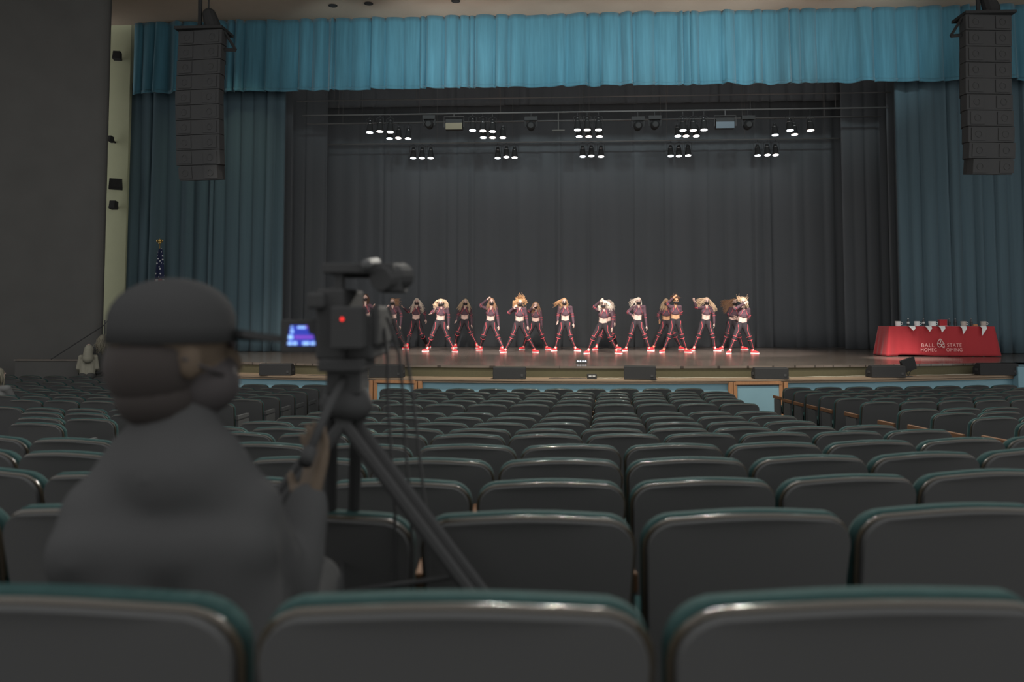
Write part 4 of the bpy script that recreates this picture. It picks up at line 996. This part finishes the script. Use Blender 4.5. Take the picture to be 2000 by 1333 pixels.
mon = [(509, 574, 708, 733, 'stage monitor on the ledge at the foot of the left blue curtain', .05), (722, 790, 711, 738, 'stage monitor on the ledge behind the tripod cables', 0), (963, 1028, 716, 741, 'stage monitor on the ledge left of centre, below the golden curls', 0),
       (1219, 1281, 717, 745, 'stage monitor on the ledge right of centre, slightly turned', -.12), (1471, 1536, 714, 737, 'stage monitor above the right wooden door frame', 0), (1697, 1762, 711, 735, 'stage monitor in front of the left end of the red table', .03), (1909, 1980, 708, 732, 'stage monitor at the right end of the ledge, below the red table', -.03)]
mp = [wedge(a, b, c, d, l, r) for a, b, c, d, l, r in mon]
def onL(u, dy=-.4):
    X = 0
    for _ in range(8): X = atY(u, 738, edgeY(X) + dy).x
    return Vector((X, edgeY(X) + dy, LZ))
P = onL(1774); t = thing('floor_lamp_unit', P, 'small dark spotlight tilted on the ledge beside the monitor in front of the red table', 'stage light')
R = Matrix.Rotation(-.35, 3, 'Y') @ Matrix.Rotation(.3, 3, 'X')
MB().box(P + Vector((.0, 0, .27)), (.26, .22, .22), R).build('housing', M['gear'], t, bevel=.01); MB().box(P + Vector((-.03, -.12, .30)), (.30, .02, .26), R).build('barn_door', M['gear'], t)
MB().tube([P + Vector((-.08, 0, .22)), P + Vector((0, 0, .01)), P + Vector((.10, 0, .22))], .012, 6).box(P + Vector((0, 0, .008)), (.16, .12, .016)).build('yoke', M['gear2'], t)
P = onL(1156, -.35); t = thing('stage_box', P, 'small black connector box with white markings on the ledge at centre', 'junction box')
MB().box(P + Vector((0, 0, .055)), (.21, .16, .10)).build('case', M['gear'], t, bevel=.006)
m = MB(); [m.box(P + Vector((-.06 + .03 * k, -.083, .07)), (.018, .006, .02)) for k in range(5)]; m.build('socket_row', M['white'], t)
P = atZ(1136, 711, SZ); t = thing('effect_light', P, 'small light box with a pale lit front on the stage edge at centre', 'stage light')
MB().box(P + Vector((0, .05, .05)), (.26, .12, .085)).build('case', M['gear2'], t, bevel=.005)
m = MB(); [m.ell(P + Vector((-.09 + .06 * k, -.012, .06)), (.022, .006, .018)) for k in range(4)]; m.build('lens', em('pale_lens', (.7, .75, .85), .9), t, smooth=True)
def cable_on(u0, u1, dy, lb, w=.05, seed=0, mt=None, z=LZ):
    pts = []; n_ = 26
    for k in range(n_ + 1):
        p = onL(u0 + (u1 - u0) * k / n_, dy + w * math.sin(k * .5 + seed)); p.z = z + .008; pts.append(p)
    tag(MB().tube(pts, .007, 5).build('cable', mt or M['gear2'], smooth=True), lb, 'cable', 'cables on the ledge')
pale = mat('pale_cable', (.45, .42, .34), .7, .2)
cable_on(1168, 1216, -.25, 'pale cable on the ledge from the connector box towards a monitor', .04, 1, pale)
cable_on(1285, 1466, -.12, 'pale cable sagging along the ledge between two monitors right of centre', .05, 2, pale)
cable_on(1540, 1694, -.12, 'pale cable along the ledge between door frame monitor and table monitor', .05, 3, pale)
cable_on(578, 640, -.3, 'dark cable on the ledge trailing from the left curtain monitor', .04, 4)
cable_on(1072, 1145, -.3, 'dark cable on the ledge left of the connector box', .04, 5)
cable_on(1790, 1905, -.15, 'pale cable along the ledge below the red table', .05, 6, pale)

# ------------------------------------------------------------------ flag, rail, wall speakers on the left
P = atY(307, 690, 24.0); P.z = SZ; zt_ = atY(307, 478, 24.0).z
fl = thing('flag_stand', P, 'furled flag on a pole with a gold finial in front of the left blue curtain', 'flag')
MB().lathe(P, [(.20, 0), (.20, .03), (.05, .07), (.03, .12)], 20).build('base', M['gold'], fl, smooth=True)
MB().tube([P + Vector((0, 0, .05)), Vector((P.x, P.y, zt_))], .018, 8).build('pole', M['wood'], fl, smooth=True)
T = Vector((P.x, P.y, zt_))
MB().ell(T + Vector((0, 0, .04)), .04).ell(T + Vector((0, 0, .12)), (.03, .03, .06)).ell(T + Vector((-.06, 0, .11)), (.05, .015, .05), 10, 6).ell(T + Vector((.06, 0, .11)), (.05, .015, .05), 10, 6).build('eagle_finial', M['gold'], fl, smooth=True)
MB().tube([T + Vector((.02, -.03, -.02)), T + Vector((.03, -.05, -.35)), T + Vector((.05, -.05, -.5))], [.01, .012, .02], 6).build('gold_cord', M['gold'], fl, smooth=True)
m = MB(); 
for j in range(18):
    f = j / 17; z = zt_ - .12 - f * 1.75; r = .04 + .11 * f ** .6
    for k in range(24):
        a = 2 * PI * k / 24; rr = r * (1 + .28 * math.sin(5 * a + f * 2)); m.v.append((P.x + .03 + rr * math.cos(a), P.y - .02 + rr * .8 * math.sin(a), z))
for j in range(17):
    for k in range(24): a_ = j * 24 + k; b_ = j * 24 + (k + 1) % 24; m.f.append((a_, b_, b_ + 24, a_ + 24))
flm = bpy.data.materials.new('flag_cloth'); flm.use_nodes = True; nt = flm.node_tree; bs = nt.nodes['Principled BSDF']; bs.inputs['Roughness'].default_value = .8
tc = nt.nodes.new('ShaderNodeTexCoord'); sp = nt.nodes.new('ShaderNodeSeparateXYZ'); nt.links.new(tc.outputs['Object'], sp.inputs[0])
mt_ = nt.nodes.new('ShaderNodeMath'); mt_.operation = 'MULTIPLY'; mt_.inputs[1].default_value = 5.5; nt.links.new(sp.outputs['X'], mt_.inputs[0])
fr = nt.nodes.new('ShaderNodeMath'); fr.operation = 'FRACT'; nt.links.new(mt_.outputs[0], fr.inputs[0])
gt = nt.nodes.new('ShaderNodeMath'); gt.operation = 'GREATER_THAN'; gt.inputs[1].default_value = .5; nt.links.new(fr.outputs[0], gt.inputs[0])
mx = nt.nodes.new('ShaderNodeMix'); mx.data_type = 'RGBA'; mx.inputs[6].default_value = (.45, .02, .03, 1); mx.inputs[7].default_value = (.7, .7, .68, 1); nt.links.new(gt.outputs[0], mx.inputs[0])
vo = nt.nodes.new('ShaderNodeTexVoronoi'); vo.inputs['Scale'].default_value = 11; nt.links.new(tc.outputs['Object'], vo.inputs['Vector'])
lt_ = nt.nodes.new('ShaderNodeMath'); lt_.operation = 'LESS_THAN'; lt_.inputs[1].default_value = .30; nt.links.new(vo.outputs['Distance'], lt_.inputs[0])
mx2 = nt.nodes.new('ShaderNodeMix'); mx2.data_type = 'RGBA'; mx2.inputs[6].default_value = (.012, .02, .07, 1); mx2.inputs[7].default_value = (.75, .75, .75, 1); nt.links.new(lt_.outputs[0], mx2.inputs[0])
gz = nt.nodes.new('ShaderNodeMath'); gz.operation = 'GREATER_THAN'; gz.inputs[1].default_value = zt_ - 1.05; nt.links.new(sp.outputs['Z'], gz.inputs[0])
mx3 = nt.nodes.new('ShaderNodeMix'); mx3.data_type = 'RGBA'; nt.links.new(gz.outputs[0], mx3.inputs[0]); nt.links.new(mx.outputs[2], mx3.inputs[6]); nt.links.new(mx2.outputs[2], mx3.inputs[7]); nt.links.new(mx3.outputs[2], bs.inputs['Base Color'])
m.build('flag_cloth', flm, fl, smooth=True)
YW = 24.45
for i, (u, v, w_, h_, rz, lb) in enumerate(((229, 109, 17, 18, .2, 'small black wall speaker high on the beige side wall'), (217, 272, 7, 13, 0, 'tiny black box on the beige side wall, below the high speaker'), (226, 360, 28, 22, .5, 'black angled wall speaker on the beige side wall, largest of four'), (222, 401, 15, 18, 0, 'small square black wall speaker, lowest on the beige side wall'))):
    P = atY(u, v, YW - .22); k = P.y / F
    t = thing('wall_speaker', P, lb, 'speaker', 'wall speakers'); R = Matrix.Rotation(rz, 3, 'Z') @ Matrix.Rotation(-.15, 3, 'X')
    MB().box(P, (w_ * k * .93, .2, h_ * k * .93), R, .9).build('cabinet', M['gear'], t, bevel=.01)
    MB().box(P + R @ Vector((0, -.104, 0)), (w_ * k * .75, .012, h_ * k * .75), R).build('grille', M['grille'], t)
    MB().tube([P, P + Vector((-.02, .27, -.05))], .03, 6).build('bracket', M['gear'], t)
YR = 19.3
def RP(u, v, Y=YR): return atY(u, v, Y)
t = thing('stair_handrail', RP(205, 700), 'dark steel handrail sloping up to the stage at the far left', 'handrail')
MB().tube([RP(100, 702, 18.2), RP(203, 636, 19.6), RP(212, 625, 19.9), RP(245, 624, 20.2)], .014, 8).build('top_rail', M['gear'], t, smooth=True)
for (u, v, Y) in ((205, 626, 19.6), (211, 625, 19.9)):
    a = RP(u, v, Y); b = a.copy(); b.z = SZ if False else FZ + .3; MB().tube([a, b], .014, 8).build('rail_post', M['gear'], t, smooth=True)
# steps and low wall at the far left
for i in range(7):
    a = RP(120 + i * 16, 700, 19.9); z = FZ + (SZ - FZ) * (i + 1) / 7
    struct(MB().box((a.x, a.y + .5, (z + FZ) / 2), (.30, 1.1, z - FZ)).build('trim_step', M['blackwall'])) if a.x > W1.x + .45 else None
a = RP(28, 705, 18.5); b = RP(152, 706, 18.5); struct(MB().box(((a.x + b.x) / 2, 18.6, (a.z + FZ) / 2), (b.x - a.x, .15, a.z - FZ)).build('wall_low', M['blackwall'])); struct(MB().box(((a.x + b.x) / 2, 18.6, a.z + .015), (b.x - a.x + .04, .2, .03)).build('trim_low_wall', mat('dim_trim', (.16, .14, .12), .7, .2)))
